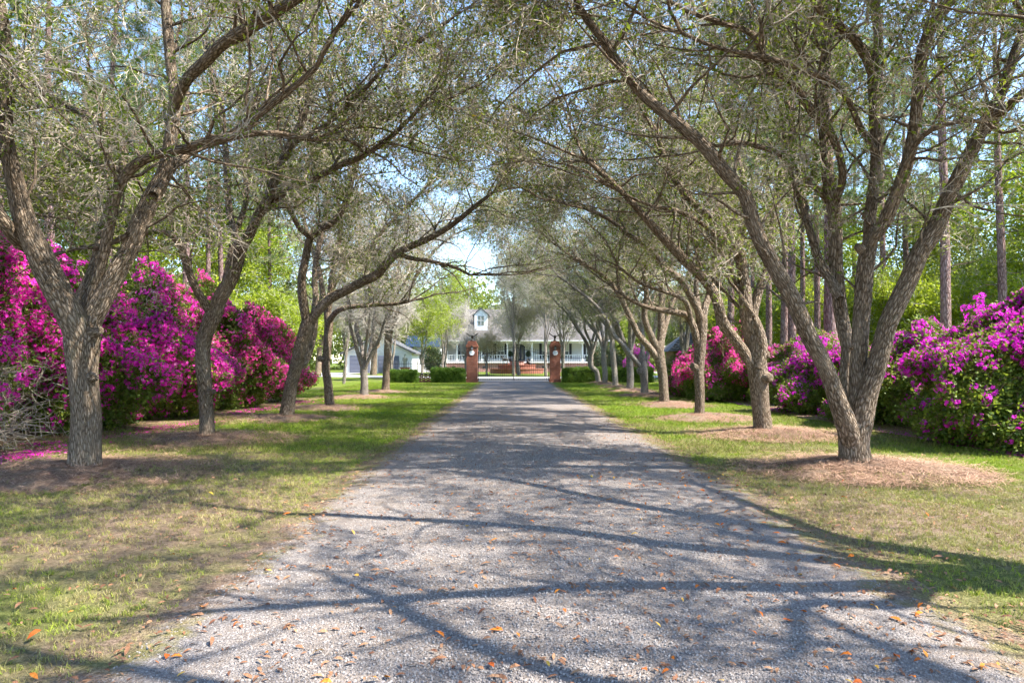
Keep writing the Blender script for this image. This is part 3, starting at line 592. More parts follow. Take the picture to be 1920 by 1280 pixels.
R2 = [trace([(1415, 700, 9), (1398, 664, 9.5), (1379, 638, 10), (1355, 603, 10.5), (1342, 557, 10), (1317, 519, 9.5), (1287, 491, 9.2), (1258, 460, 8.5), (1237, 439, 8), (1209, 407, 7), (1178, 372, 6), (1140, 335, 5), (1100, 300, 4)], Y2, 0, -1.2),
      trace([(1417, 680, 13), (1407, 625, 13), (1398, 576, 12.5), (1395, 529, 11.5), (1388, 480, 10.5), (1375, 443, 9.5), (1355, 420, 8.5), (1324, 400, 7.5), (1290, 370, 6.5), (1255, 320, 5.5), (1235, 260, 4.5)], Y2, .1, -.6),
      trace([(1412, 640, 8), (1412, 595, 8.5), (1422, 548, 8.5), (1437, 509, 8.3), (1445, 451, 8), (1452, 400, 7.5), (1462, 340, 7), (1478, 280, 6), (1485, 200, 5), (1478, 120, 4)], Y2, 0, 1.),
      trace([(1420, 690, 12), (1427, 660, 12), (1424, 625, 10), (1415, 595, 7)], Y2, -.1, -.1),
      trace([(1388, 480, 6), (1392, 440, 6), (1400, 400, 5.5), (1395, 340, 5), (1380, 280, 4.5), (1372, 210, 4)], Y2, .2, 1.5),
      trace([(1375, 445, 4.5), (1345, 440, 4.5), (1310, 415, 4), (1270, 395, 3.5), (1220, 385, 3), (1170, 365, 2.4)], Y2, -.5, -2.)]
build_tree('avenue_tree', 'light-barked tree, second of the right row, with a burl on its trunk', R2t, R2, AV, ncl=1600, sides=14, knots=[(P(1440, 708, Y2 - .2), (.5, -1, -.1), .09, .07), (P(1436, 666, Y2 - .1), (.8, -.6, .2), .07, .07)], pull=.3)
Y3 = gY(785)
R3t = trace([(1312, 792, 15), (1312, 782, 10.5), (1312, 750, 9.2), (1311, 715, 9.4), (1310, 690, 10), (1313, 650, 10.5), (1316, 610, 10), (1318, 590, 7)], Y3)
R3 = [trace([(1310, 655, 7), (1300, 612, 7), (1290, 594, 6.5), (1280, 588, 6), (1251, 583, 5.5), (1225, 578, 4.6), (1200, 571, 4), (1170, 555, 3.2)], Y3, 0, -.8),
      trace([(1314, 620, 7.5), (1310, 586, 7.3), (1293, 551, 7), (1275, 523, 6.8), (1247, 502, 6.2), (1216, 463, 5.5), (1180, 440, 4.5), (1140, 410, 3.8), (1095, 390, 3)], Y3, 0, -1.2),
      trace([(1317, 610, 7), (1322, 576, 6.6), (1329, 555, 6.2), (1339, 505, 5.8), (1342, 463, 5.2), (1348, 400, 4.5), (1340, 340, 4)], Y3, 0, 1.2),
      trace([(1312, 590, 5.5), (1305, 540, 5.2), (1310, 490, 5), (1300, 430, 4.5), (1280, 370, 4), (1265, 310, 3.5)], Y3, .2, .8),
      trace([(1298, 610, 4.5), (1288, 570, 4.5), (1270, 555, 4), (1240, 545, 3.5), (1200, 530, 3), (1160, 500, 2.4)], Y3, -.3, -1.8)]
build_tree('avenue_tree', 'straight-stemmed tree, third of the right row, a low limb pointing at the drive', R3t, R3, AV, ncl=1400, sides=12, knots=[(P(1302, 688, Y3 - .05), (-.9, -.5, .2), .10, .08)], pull=.32)
Y4 = gY(760)
R4t = trace([(1246, 766, 15), (1246, 757, 10), (1244, 725, 8.8), (1242, 699, 9), (1237, 672, 10), (1235, 655, 9), (1237, 640, 7)], Y4)
R4 = [trace([(1235, 675, 6.5), (1219, 653, 6.2), (1198, 628, 5.8), (1184, 600, 5.4), (1160, 551, 4.6), (1135, 520, 3.8), (1105, 500, 3), (1070, 480, 2.4)], Y4, 0, -1.), trace([(1237, 660, 6.5), (1219, 625, 6), (1208, 590, 5.5), (1212, 550, 5), (1205, 500, 4.4), (1185, 450, 3.8), (1160, 420, 3)], Y4, 0, -.6),
      trace([(1238, 655, 7.5), (1240, 615, 7), (1240, 576, 6.5), (1244, 534, 6), (1258, 500, 5.4), (1270, 450, 4.6), (1275, 390, 4)], Y4, 0, 1.), trace([(1240, 640, 5), (1251, 600, 4.8), (1262, 565, 4.4), (1280, 540, 4), (1300, 500, 3.4)], Y4, .2, 1.8)]
build_tree('avenue_tree', 'bluish grey tree, fourth of the right row, leaning limbs starting low', R4t, R4, AV, ncl=1400, sides=12, pull=.32)
Y5 = gY(742)
R5t = trace([(1209, 748, 11), (1209, 740, 7.6), (1208, 715, 6.8), (1206, 695, 8), (1204, 676, 7), (1204, 660, 5)], Y5)
R5 = [trace([(1205, 690, 4.6), (1193, 678, 4.6), (1174, 653, 4.4), (1149, 625, 4.2), (1138, 600, 3.6), (1115, 570, 3), (1085, 545, 2.4), (1050, 520, 1.8)], Y5, 0, -1.), trace([(1204, 680, 4.8), (1205, 645, 4.5), (1203, 610, 4.2), (1195, 570, 3.6), (1180, 530, 3), (1150, 490, 2.4)], Y5, 0, .6),
      trace([(1207, 690, 3.8), (1215, 660, 3.6), (1224, 630, 3.2), (1232, 590, 2.8), (1240, 540, 2.2)], Y5, 0, .8)]
build_tree('avenue_tree', 'pale knobbly tree, fifth of the right row, one limb slanting to the gate', R5t, R5, AV, bark='bark_grey', ncl=1200, sides=10, ext=2, knots=[(P(1200, 695, Y5 - .12), (-.3, -1, 0), .12, .07)], pull=.32)
for base, fork, r_, lab, sd_ in (((1181, 733), (1181, 668), 6.4, 'pollard-like tree with a swollen trunk, sixth of the right row', 61), ((1154, 727), (1148, 640), 5.2, 'reddish straight tree, seventh of the right row', 71),
                                 ((1134, 721), (1132, 660), 5., 'grey tree before the right hedge, eighth of the right row', 81), ((1122, 718), (1108, 668), 4.6, 'leaning tree nearest the right gate pillar, last of the right row', 91)):
    Yq = gY(base[1]); tr_ = trace([(base[0], base[1] + 4, r_ * 1.5), (base[0], base[1] - 3, r_ * 1.08), ((base[0] * 2 + fork[0]) / 3 + 1, base[1] - 22, r_), (fork[0] + .5, fork[1] + 18, r_), (fork[0], fork[1], r_ * .9), (fork[0], fork[1] - 8, r_ * .6)], Yq)
    build_tree('avenue_tree', lab, tr_, auto_limbs(0, 0, tr_[4][:3], 8.6, 3.6, tr_[4][3], 5, (-1.2, -.4), sd_), AV, bark='bark_grey', ncl=1200, sides=9, ext=1, pull=.4)
# trees of the same rows just outside the picture: their limbs and shadows reach into it
for x, y, lab, sd_, ln in ((5.7, 4.4, 'tree of the right row just out of view, overhanging the near drive', 5, (-.6, .3)), (5.4, .4, 'tree of the right row level with the camera, casting shade on the near drive', 12, (-.5, 0)),
                           (-6.3, 4.9, 'tree of the left row just out of view, leafy twigs hanging into the top left', 9, (1., .6))):
    tr_ = np.array([(x, y, -.02, .3), (x, y, .12, .22), (x, y, .8, .19), (x + .05, y, 1.5, .19), (x, y + .05, 2.0, .2), (x, y, 2.25, .13)])
    build_tree('avenue_tree', lab, tr_, auto_limbs(0, 0, tr_[4][:3], 8.4, 3.8, .2, 6, ln, sd_), AV, ncl=620, sides=10, ext=1, zmin=lambda p: 4.2 + 1.2 * np.clip((4.8 - np.abs(p[:, 0])) / 3., 0, 1) + 1.1 * (p[:, 1] < 4.5))

# ------------------------------------------------------------------ pine straw rings at the feet of the trees
def ordinal(i): return ['first', 'second', 'third', 'fourth', 'fifth', 'sixth', 'seventh', 'eighth', 'ninth'][i]
T_STRAW = []
for _ in range(3):
    mb = MB()
    for i in range(16):
        p = np.array((rng.normal() * .09, rng.normal() * .09, rng.uniform(0, .02))); an = rng.uniform(0, 6.28); d = np.array((math.cos(an), math.sin(an), rng.normal() * .12)) * rng.uniform(.07, .16)
        s_ = np.array((-math.sin(an), math.cos(an), 0)) * .0026; mb.add([p - s_, p + s_, p + d - s_, p + d + s_ * .6], [(0, 1, 2), (1, 3, 2)], 0, cv=rng.uniform())
    T_STRAW.append(mb.arrays())
def mound(x, y, rx, ry, h, label, n):
    na, nr = 40, 9; V = [(0, 0, h)]; F = []; ph = rng.uniform(0, 6.28, 3)
    def rad(a_): return 1 + .16 * math.sin(2 * a_ + ph[0]) + .13 * math.sin(3 * a_ + ph[1]) + .09 * math.sin(7 * a_ + ph[2]) + .06 * math.sin(13 * a_ + ph[0])
    for k in range(1, nr + 1):
        q = k / nr
        for i in range(na):
            a_ = i / na * 6.283; z = h * (1 - q ** 1.6) * (1 + .12 * math.sin(5 * a_ + k)) - (.03 if k == nr else -.006)
            V.append((rx * q * rad(a_) * math.cos(a_), ry * q * rad(a_) * math.sin(a_), z))
    for i in range(na): F.append((0, 1 + i, 1 + (i + 1) % na))
    for k in range(nr - 1):
        for i in range(na):
            j = (i + 1) % na; b = 1 + k * na; F += [(b + i, b + na + i, b + j), (b + j, b + na + i, b + na + j)]
    root = thing('pine_straw_ring', label, 'mulch', (x, y, 0), 'pine straw rings at the feet of the trees')
    mesh_obj('straw_mound', V, F, np.zeros(len(F)), 'pine_straw', root, True)
    q = np.sqrt(rng.uniform(.02, 1.9, n)); a_ = rng.uniform(0, 6.283, n); pts = np.stack((rx * q * np.cos(a_), ry * q * np.sin(a_), h * np.clip(1 - q ** 1.6, 0, 1) + .012), 1)
    scatter('loose_straw', T_STRAW, pts, np.column_stack((rng.normal(size=(n, 2)) * .12, rng.uniform(0, 6.28, n))), rng.uniform(.7, 1.4, n), ['straw'], root)
for i, (x, y) in enumerate(TREES[:6]): mound(x - .25, y, 1.55 - .1 * (i > 1), 1.25, .13, 'ring of brown pine straw round the %s tree of the left row' % ordinal(i), 800 if i < 2 else 160)
for i, (x, y) in enumerate(TREES[6:15]): mound(x + .15, y, 1.35 if i < 6 else .9, 1.05 if i < 6 else .8, .16, 'raised ring of brown pine straw round the %s tree of the right row' % ordinal(i), 800 if i < 2 else 160)

# ------------------------------------------------------------------ grass, stones, litter, petals
T_TUFT = [t_tuft(9, .055, .018) for _ in range(4)]; T_TUFTB = [t_tuft(10, .062, .045) for _ in range(3)]
def soil_f(x, y): return .5 + .32 * fnoise(x, y, 2.1, 4) + .2 * fnoise(x, y, .7, 1)
def lawn(n, y0, y1, w0, scl, tm, name):
    y = rng.uniform(y0, y1, n) if y1 < 14 else y0 + (y1 - y0) * rng.uniform(0, 1, n) ** 1.3; sd_ = rng.choice((-1, 1), n); off_ = rng.uniform(-.12, w0, n)
    x = np.where(sd_ < 0, edge(y, -1) - .05 - off_, edge(y, 1) + .08 + off_)
    f = soil_f(x, y) + .4 * np.clip(1 - off_ / .5, 0, 1); keep = rng.uniform(0, 1, n) > np.clip((f - .42) * 1.5, 0, .85)
    zz = gz(x, y)
    for i_, (tx, ty) in enumerate(TREES[:15]):
        left_ = i_ < 6; q2 = ((x - tx - (-.25 if left_ else .15)) / (1.5 if left_ else 1.35)) ** 2 + ((y - ty) / (1.25 if left_ else 1.05)) ** 2
        keep &= q2 > .62 + rng.normal(size=n) * .22; zz = np.maximum(zz, (.13 if left_ else .16) * (1 - q2 ** .8) - .004)
    x, y, zz = x[keep], y[keep], zz[keep]; n = len(x)
    return tag(scatter(name, tm, np.stack((x, y, zz), 1), np.column_stack((rng.normal(size=(n, 2)) * .15, rng.uniform(0, 6.28, n))), rng.uniform(.6, 1.3, n) * scl, ['blade']),
               'mown lawn grass with bare patches on both sides of the drive', 'grass')
lawn(52000, 2.6, 12, 7.5, .85, T_TUFT, 'grass')
o = lawn(60000, 12, 50, 8.5, 1.15, T_TUFTB, 'grass'); o['label'] = 'more distant lawn grass along the avenue up to the gate'
T_STONE = [t_stone() for _ in range(4)]
n = 62000; y = 2.8 + 10.5 * rng.uniform(0, 1, n) ** 1.5; x = rng.uniform(-2.05, 2.7, n); u_ = np.abs(rng.normal(size=n)) * .16; k = (x > edge(y, -1) + u_ - .1) & (x < edge(y, 1) - u_ * 1.3 + .12); x, y = x[k], y[k]; n = len(x)
tag(scatter('gravel_stones', T_STONE, np.stack((x, y, DRIVE_Z(x) + .002), 1), rng.uniform(0, 6.28, (n, 3)), rng.uniform(.004, .0095, n), ['stone']), 'loose pale gravel stones lying on the near drive', 'gravel')
def litter_pts(n, fx, y0, y1, pw=1.4): y = y0 + (y1 - y0) * rng.uniform(0, 1, n) ** pw; return fx(y, n), y
T_DEAD = []
for L_, W_ in ((.047, .014), (.056, .016), (.041, .015)):
    mb = MB(); V = [(-L_ / 2, 0, .002), (-L_ * .15, -W_ / 2, .008), (-L_ * .15, W_ / 2, .009), (L_ * .2, -W_ * .42, .007), (L_ * .2, W_ * .45, .011), (L_ / 2, 0, .004)]
    mb.add(V, [(0, 1, 2), (1, 3, 2), (2, 3, 4), (3, 5, 4)], 0, cv=.5); T_DEAD.append(mb.arrays())
def litter(name, mat, n, fx, y0, y1, label, zf, s=(.7, 1.4)):
    x, y = litter_pts(n, fx, y0, y1); z = zf(x, y)
    return tag(scatter(name, T_DEAD, np.stack((x, y, z), 1), np.column_stack((rng.normal(size=(n, 2)) * .2, rng.uniform(0, 6.28, n))), rng.uniform(*s, n), [mat]), label, 'leaf litter')
on_drive = lambda y, n: rng.uniform(-1.95, 2.55, n)
litter('leaf_litter', 'leaf_brown', 3800, on_drive, 2.8, 22, 'scattered dull brown leaf litter on the drive', lambda x, y: DRIVE_Z(x) + .006)
litter('leaf_litter', 'leaf_brown', 3000, lambda y, n: np.where(rng.uniform(size=n) < .35, edge(y, -1) - .05 + rng.normal(size=n) * .14, edge(y, 1) + .15 + rng.normal(size=n) * .28), 2.8, 40, 'bands of brown leaf litter along both edges of the drive', lambda x, y: x * 0 + .03)
litter('leaf_litter', 'leaf_brown', 3200, lambda y, n: np.where(rng.uniform(size=n) < .5, -2.3 - rng.uniform(0, 6, n), 2.9 + rng.uniform(0, 6, n)), 2.8, 20, 'dull leaf litter sprinkled over the lawn', lambda x, y: gz(x, y) + .025)
# the fallen leaves one can pick out
for i in range(285):
    q = rng.uniform(); y = 3.2 + 6.5 * rng.uniform() ** 1.5
    xm = .74 * y
    if i % 5 < 3: x = rng.uniform(max(-2., -xm), min(2.55, xm))
    elif i % 5 == 3: x = rng.uniform(.6, min(3.1, xm))
    else: x = rng.uniform(max(-xm, -4.5), min(xm, 4.5))
    mat = 'leaf_orange' if q < .6 else ('leaf_yellow' if q < .78 else 'leaf_brown'); c_ = {'leaf_orange': 'orange', 'leaf_yellow': 'yellow', 'leaf_brown': 'brown'}[mat]
    ond = -2. < x < 2.6; key = ('fl', mat, i % 3); me = bpy.data.meshes.get('fallen_leaf_%s_%d' % (c_, i % 3))
    if me is None:
        t_ = T_DEAD[i % 3]; o = mesh_obj('fallen_leaf', t_[0] * 1.15, t_[1], t_[2], mat, None, False); o.data.name = 'fallen_leaf_%s_%d' % (c_, i % 3)
    else: o = bpy.data.objects.new('fallen_leaf', me); col.objects.link(o)
    s_ = rng.uniform(.75, 1.5); o.location = (x, y, float(DRIVE_Z(x)) + .008 if ond else float(gz(x, y)) + .035); o.rotation_euler = (rng.normal() * .3, rng.normal() * .25, rng.uniform(0, 6.28)); o.scale = (s_, s_ * rng.uniform(.8, 1.3), s_ * rng.uniform(.6, 1.8))
    tag(o, '%s fallen leaf lying on the %s' % (c_, 'gravel drive' if ond else 'mown grass beside the drive'), 'leaf', 'fallen leaves in the foreground')

# ------------------------------------------------------------------ azaleas
def azalea(label, x, y, rx, ry, h, petal, bloom, low, nfl, nlf, stems=22, bare=0., barex=9., barea=(-2.2, .5), skirt=.12, sprigs=14, seed=0):
    root = thing('azalea_bush', label, 'bush', (x, y, 0), 'flowering azaleas'); ph = rng.uniform(0, 6.28, 6)
    def shell(n, jit, top=1.):
        a_ = rng.uniform(0, 6.283, n); u = rng.uniform(0.02, 1, n); z = u * top; r_ = np.sqrt(np.clip(1 - (z * .98) ** 2.3, 0, 1))
        lump = 1 + .16 * np.sin(3 * a_ + ph[0] + 4 * z) + .12 * np.sin(5 * a_ + ph[1] - 6 * z) + .10 * np.sin(9 * a_ + ph[2] + 7 * z) + .10 * np.sin(4 * z * 3 + ph[3] + a_)
        j = 1 - np.abs(rng.normal(size=n)) * jit; zz = z * h * (1 + .12 * np.sin(2 * a_ + ph[4]) + .10 * np.sin(5 * a_ + ph[5]) + .07 * np.sin(8 * a_ + ph[3])) * (.94 + .06 * j) + skirt
        taper = np.where(z < .22, .80 + z * .9, 1.)
        D = np.stack((r_ * np.cos(a_) / rx, r_ * np.sin(a_) / ry, z / h * 1.1 + .12), 1)
        return np.stack((rx * r_ * lump * j * np.cos(a_) * taper, ry * r_ * lump * j * np.sin(a_) * taper, zz), 1), D, z
    mb = MB()
    for i in range(stems):
        a_ = rng.uniform(0, 6.283); q = rng.uniform(.3, .95); e = np.array((rx * q * math.cos(a_), ry * q * math.sin(a_), h * rng.uniform(.35, .9))); s0 = np.array((rng.normal() * .3, rng.normal() * .3, -.05))
        b = np.array([s0 + (e - s0) * np.array((t ** 1.1, t ** 1.1, t ** .8)) + rng.normal(size=3) * .08 * (t > 0) for t in np.linspace(0, 1, 8)]); mb.tube(b, np.linspace(.026, .006, 8), 5, 0, cv=rng.uniform())
        for k in range(6):
            j = rng.integers(2, 8); mb.tube(wander(b[j], unit(b[j] - b[j - 1]) + rng.normal(size=3) * .6, rng.uniform(.4, .9), 4, .3), np.linspace(.010, .003, 5), 4, 0, cv=rng.uniform())
    mb.build('stems', ['twig_red'], root)
    if bare:   # tangle of leafless stems low on the camera side
        mb = MB()
        for i in range(int(bare)):
            a_ = rng.uniform(*barea); p0 = np.array((rx * .75 * math.cos(a_), ry * .75 * math.sin(a_), rng.uniform(.1, 1.5)))
            b = wander(p0, (math.cos(a_) * .7 + rng.normal() * .5, math.sin(a_) * .7 + rng.normal() * .5, rng.uniform(-.2, .9)), rng.uniform(.6, 1.3), 6, .3, .03); mb.tube(b, np.linspace(.013, .003, 7), 4, 0, cv=rng.uniform(.3, 1))
            for k in range(4): j = rng.integers(2, 7); mb.tube(wander(b[j], rng.normal(size=3), rng.uniform(.25, .6), 3, .3), np.linspace(.006, .002, 4), 3, 0, cv=rng.uniform(.3, 1))
        tag(mb.build('bare_stems', ['twig'], root), kind='stuff')
    p, d, z = shell(nlf, .10)
    if bare: k = ~((z < .46) & (p[:, 1] < .5) & (p[:, 0] < barex) & (rng.uniform(size=len(z)) < .88)); p, d = p[k], d[k]
    p2, d2, _ = shell(int(nlf * .35), .35); p = np.vstack((p, p2)); d = np.vstack((d, d2))
    scatter('foliage', T_LEAFS, p, eulers(d + rng.normal(size=d.shape) * .4), rng.uniform(.8, 1.5, len(p)), ['twig_red', 'leaf_azalea'], root)
    p, d, z = shell(int(nfl * 1.9), .035); pat = .5 + .5 * fnoise(p[:, 0] + p[:, 1] * .8 + x, p[:, 2] * 1.4 + p[:, 1] * .3, .42, seed)
    prob = np.clip((z - low) / .2, 0, 1) * bloom + .10; k = rng.uniform(size=len(z)) < prob * np.clip(.5 + 1.2 * pat, 0, 1); p, d = p[k], d[k]
    scatter('blossoms', T_FLOW, p * 1.02, eulers(d + rng.normal(size=d.shape) * .25), rng.uniform(.8, 1.35, len(p)), [petal, 'leaf_azalea'], root)
    if sprigs:
        mb = MB(); pts = []
        for i in range(sprigs):
            a_ = rng.uniform(0, 6.283); q = rng.uniform(.1, .75); b = wander((rx * q * math.cos(a_), ry * q * math.sin(a_), h * .8), (rng.normal() * .25, rng.normal() * .25, 1), rng.uniform(.35, .95), 5, .12); mb.tube(b, np.linspace(.008, .003, 6), 4, 0, cv=.5); pts += [b[j_] + rng.normal(size=3) * .07 for j_ in (5, 5, 4, 4, 3)]
        tag(mb.build('sprigs', ['twig_red'], root), kind='stuff'); scatter('sprig_blossoms', T_FLOW, pts, eulers(np.tile((0, 0, 1.), (len(pts), 1)) + rng.normal(size=(len(pts), 3)) * .4), rng.uniform(.7, 1.1, len(pts)), [petal, 'leaf_azalea'], root)
    return root
azalea('huge magenta azalea at the left edge with a tangle of bare stems low down', -11.2, 11.6, 2.5, 2.5, 3.95, 'petal_magenta', .95, .34, 3000, 2200, bare=340, seed=1)
azalea('tall magenta azalea seen between the two limbs of the thickest left tree', -11.0, 15.3, 2.5, 2.3, 3.5, 'petal_magenta', .95, .16, 2900, 2600, bare=190, barex=.7, barea=(-2.4, -.75), seed=2)
azalea('long magenta azalea bank behind and between the first two left trees', -10.7, 18.8, 2.4, 2.3, 3.35, 'petal_magenta', .95, .08, 2600, 2400, seed=3)
azalea('reddish pink azalea just right of the second left tree', -10.5, 22.3, 2.3, 2.2, 3.45, 'petal_pink', .9, .08, 2400, 2200, seed=4)
azalea('bright pink azalea at the far end of the left bank, behind the leaning tree', -10.3, 25.4, 2.1, 2.0, 3.0, 'petal_pink', .95, .06, 2000, 1800, seed=5)
azalea('big purple-magenta azalea at the right edge with dark green lower leaves', 10.6, 12.9, 2.6, 2.3, 2.55, 'petal_purple', .9, .46, 2800, 3600, sprigs=16, seed=6)
azalea('purple azalea directly behind the nearest right tree', 10.3, 17.2, 1.9, 1.9, 2.0, 'petal_purple', .75, .42, 1500, 2200, sprigs=8, seed=7)
azalea('low violet azalea between the first and second right trees', 9.9, 20.8, 1.7, 1.6, 1.75, 'petal_purple', .8, .35, 1300, 1500, seed=8)
azalea('pale pink azalea right of the second right tree, flowers thinning out', 10.9, 25.0, 1.8, 1.7, 2.15, 'petal_pale', .7, .3, 1100, 1500, seed=9)
azalea('round bright pink azalea between the second and third right trees', 9.0, 27.6, 1.9, 1.8, 2.45, 'petal_pink', .9, .22, 1800, 1600, seed=10)
azalea('small pink azalea left of the third right tree', 7.95, 30.6, .95, .9, 1.35, 'petal_pink', 1., .05, 700, 400, seed=11)
azalea('distant purple azalea beside the house, seen between the far right trunks', 14.2, 77, 1.5, 1.4, 2.6, 'petal_purple', 1., .05, 500, 300, seed=12)
# fallen petals
T_PET = [t_chip([(-.02, 0, .004), (0, -.014, .008), (0, .014, .006), (.022, 0, .003)]) for _ in range(2)]
for lab, mat, n, fx, y0, y1 in (('carpet of fallen magenta petals under the left azaleas', 'petal_magenta', 9000, lambda y, n: -8.55 + rng.normal(size=n) * .42 - .3 * fnoise(y, 2, .8), 10, 27),
                                ('fallen purple petals under the right azaleas', 'petal_purple', 5200, lambda y, n: 8.35 + np.abs(rng.normal(size=n)) * .6 + .2 * fnoise(y, 5, .9), 11, 31)):
    y = rng.uniform(y0, y1, n); x = fx(y, n); k = fnoise(x, y, .8, 3) + rng.normal(size=n) * .35 > -.15; x, y = x[k], y[k]; n = len(x)
    tag(scatter('fallen_petals', T_PET, np.stack((x, y, gz(x, y) + .02), 1), np.column_stack((rng.normal(size=(n, 2)) * .3, rng.uniform(0, 6.28, n))), rng.uniform(.9, 1.9, n), [mat]), lab, 'petals')
def bed(name, xc, w0, y0, y1, seed):
    yy = np.linspace(y0, y1, 50); strip(name, yy, lambda y: xc - w0 + .35 * fnoise(y, 1, 1.3, seed) + .8 * max(0, (abs(y - (y0 + y1) / 2) / (y1 - y0) * 2) ** 6), lambda y: xc + w0, 6, .010, .03, 'pine_straw')
bed('azalea_bed_left', -10.6, 2.6, 8, 29, 2.) ; bed('azalea_bed_right', 10.9, 2.7, 10, 33, 4.)

# ------------------------------------------------------------------ pines and woodland behind
def pine(label, px, Y, H, r, group, lowb=4, seed=0, cz=.5, x=None):
    x = (px - 960) / FPX * Y if x is None else x; root = thing('pine_tree', label, 'tree', (x, Y, 0), group)
    lx, ly = rng.normal(size=2) * .35
    ts = np.linspace(0, 1, 16); tp = np.stack((lx * ts ** 1.4 + .05 * np.sin(ts * 7), ly * ts ** 1.4, H * ts - .05), 1); rr = r * (1 - .8 * ts ** 1.1) + .015; rr[0] *= 1.25
    MB().tube(tp, rr, 12, 0, .04).build('trunk', 'bark_pine', root, True)
    mb = MB(); pts, dirs = [], []
    def at(z): k = min(14, int(z / H * 15)); return tp[k] + (tp[k + 1] - tp[k]) * (z / H * 15 - k)
    for i in range(30):
        q = cz + (1 - cz) * (i + rng.uniform()) / 30; p = at(q * H * .985); a_ = rng.uniform(0, 6.283); L = (1.15 - q) * 5. * rng.uniform(.6, 1.1) + .5
        b = wander(p, (math.cos(a_), math.sin(a_), .25), L, 6, .14, .03); mb.tube(b, np.linspace(.05 * (1.2 - q), .008, 7), 5, 0)
        for k in range(2, 7):
            for _ in range(2 if k > 3 else 1):
                c = wander(b[k], unit(b[k] - b[k - 1]) + rng.normal(size=3) * .7, rng.uniform(.3, .8), 2, .2, .1); mb.tube(c, (.010, .008, .005), 3, 0); pts += [c[2], c[1]]; dirs += [c[2] - c[1] + (0, 0, .1)] * 2
    for i in range(lowb):   # dead stubs
        z = rng.uniform(.2, cz) * H; a_ = rng.uniform(0, 6.283); mb.tube(wander(at(z), (math.cos(a_), math.sin(a_), .05), rng.uniform(.4, 1.8), 4, .2), np.linspace(.022, .006, 5), 4, 0)
    tag(mb.build('branches', 'bark_pine', root), kind='stuff')
    pts = np.array(pts); dirs = np.array(dirs); scatter('needles', T_NEED, pts, eulers(dirs), rng.uniform(1.0, 1.7, len(pts)), ['twig', 'needle'], root)
PR = 'pines standing in the right-hand wood'; PL = 'pines standing in the left-hand wood'
for px, Y, r, lab in ((1880, 30, .19, 'pine trunk rising behind the right edge azalea'), (1772, 28, .20, 'straight grey pine behind the big purple azalea'), (1556, 27, .27, 'thick reddish pine showing beside the fan of the nearest right tree'),
                      (1483, 34, .21, 'pine just left of the nearest right tree\'s long limb'), (1468, 37, .21, 'purplish pine right of the second right tree'), (1440, 40, .19, 'slim reddish pine hugging the second right tree'), (1502, 44, .18, 'narrow pine between two thicker pines right of the second tree'),
                      (1531, 40, .19, 'pale pine left of the thick reddish pine'), (1368, 40, .21, 'grey pine between the third and second right trees'), (1345, 46, .2, 'shaded pine just right of the third right tree'), (1700, 46, .22, 'distant pine seen inside the fan of the nearest right tree'),
                      (1655, 40, .2, 'reddish pine behind the thick diagonal limb on the right'), (1830, 48, .2, 'farther pine between the two right-edge pines'), (1410, 56, .2, 'far thin pine behind the second right tree'), (1600, 55, .22, 'far pine in line with the nearest right trunk')):
    pine(lab, px, Y, rng.uniform(19, 24), r, PR, cz=.45)
for px, Y, r, lab in ((195, 30, .19, 'grey pine behind the middle limbs of the thickest left tree'), (148, 34, .16, 'slim pine left of the middle limb of the thickest left tree'), (92, 26, .21, 'dark broad pine near the left edge'), (345, 31, .17, 'straight pine between the first two left trees'), (386, 36, .14, 'thin pale pine left of the second left tree'),
                      (416, 38, .16, 'thin pine hidden behind the second left tree'), (4, 27, .18, 'pine cut off by the left edge of the picture'), (262, 42, .16, 'far pine behind the right limb of the thickest left tree'), (505, 46, .16, 'far pine left of the leaning tree'), (300, 48, .17, 'distant pine low between the left trees'), (60, 44, .18, 'distant pine at the left edge')):
    pine(lab, px, Y, rng.uniform(17, 22), r, PL, cz=.42)
def leafy(label, x, y, H, rad, n, mats, tmpl, group, trunk_r=.09, z0=.28, scl=(.8, 1.5), bark='bark_grey', stems=1, name='understory_tree', flat=1.):
    root = thing(name, label, 'tree', (x, y, 0), group)
    for s_ in range(stems):
        a_ = rng.uniform(0, 6.28); sp = (.35 if stems > 1 else .1) * rad; ts = np.linspace(0, 1, 9)
        tp = np.stack((math.cos(a_) * sp * ts ** 1.2 + rng.normal(size=9) * .04, math.sin(a_) * sp * ts ** 1.2 + rng.normal(size=9) * .04, H * .85 * ts - .04), 1); MB().tube(tp, trunk_r * (1 - .85 * ts) + .012, 8, 0, .04).build('trunk', bark, root, True)
    lob = [(unit(rng.normal(size=3)) * rad * .62 * (1, 1, .9), rng.uniform(.38, .6) * rad) for _ in range(11)]; zc = H * (z0 + 1) / 2; zr = H * (1 - z0) / 2 / rad; pts = []; mb = MB()
    for c, r_ in lob:
        m = n // 11; d = rng.normal(size=(m, 3)); d /= np.linalg.norm(d, axis=1)[:, None]; pts.append((c + d * r_ * rng.uniform(.45, 1, (m, 1))) * (1, 1, zr * flat) + (0, 0, zc))
        e = c * (1, 1, zr * flat) + (0, 0, zc); s0 = np.array((0, 0, H * rng.uniform(.2, .5))); mb.tube(np.array([s0 + (e - s0) * t + rng.normal(size=3) * .1 * (0 < t < 1) for t in np.linspace(0, 1, 6)]), np.linspace(trunk_r * .45, .012, 6), 5, 0)
    tag(mb.build('branches', bark, root), kind='stuff'); pts = np.vstack(pts); pts = pts[pts[:, 2] > .25]
    D = rng.normal(size=pts.shape) + (0, 0, .5); scatter('crown', tmpl, pts, eulers(D), rng.uniform(*scl, len(pts)), mats, root)
GR = 'leafy understory trees in the right-hand wood'; GL = 'leafy understory trees in the left-hand wood'
B = ('twig_pale', 'leaf_bright'); PLM = ('twig_pale', 'leaf_pale')
k = 0
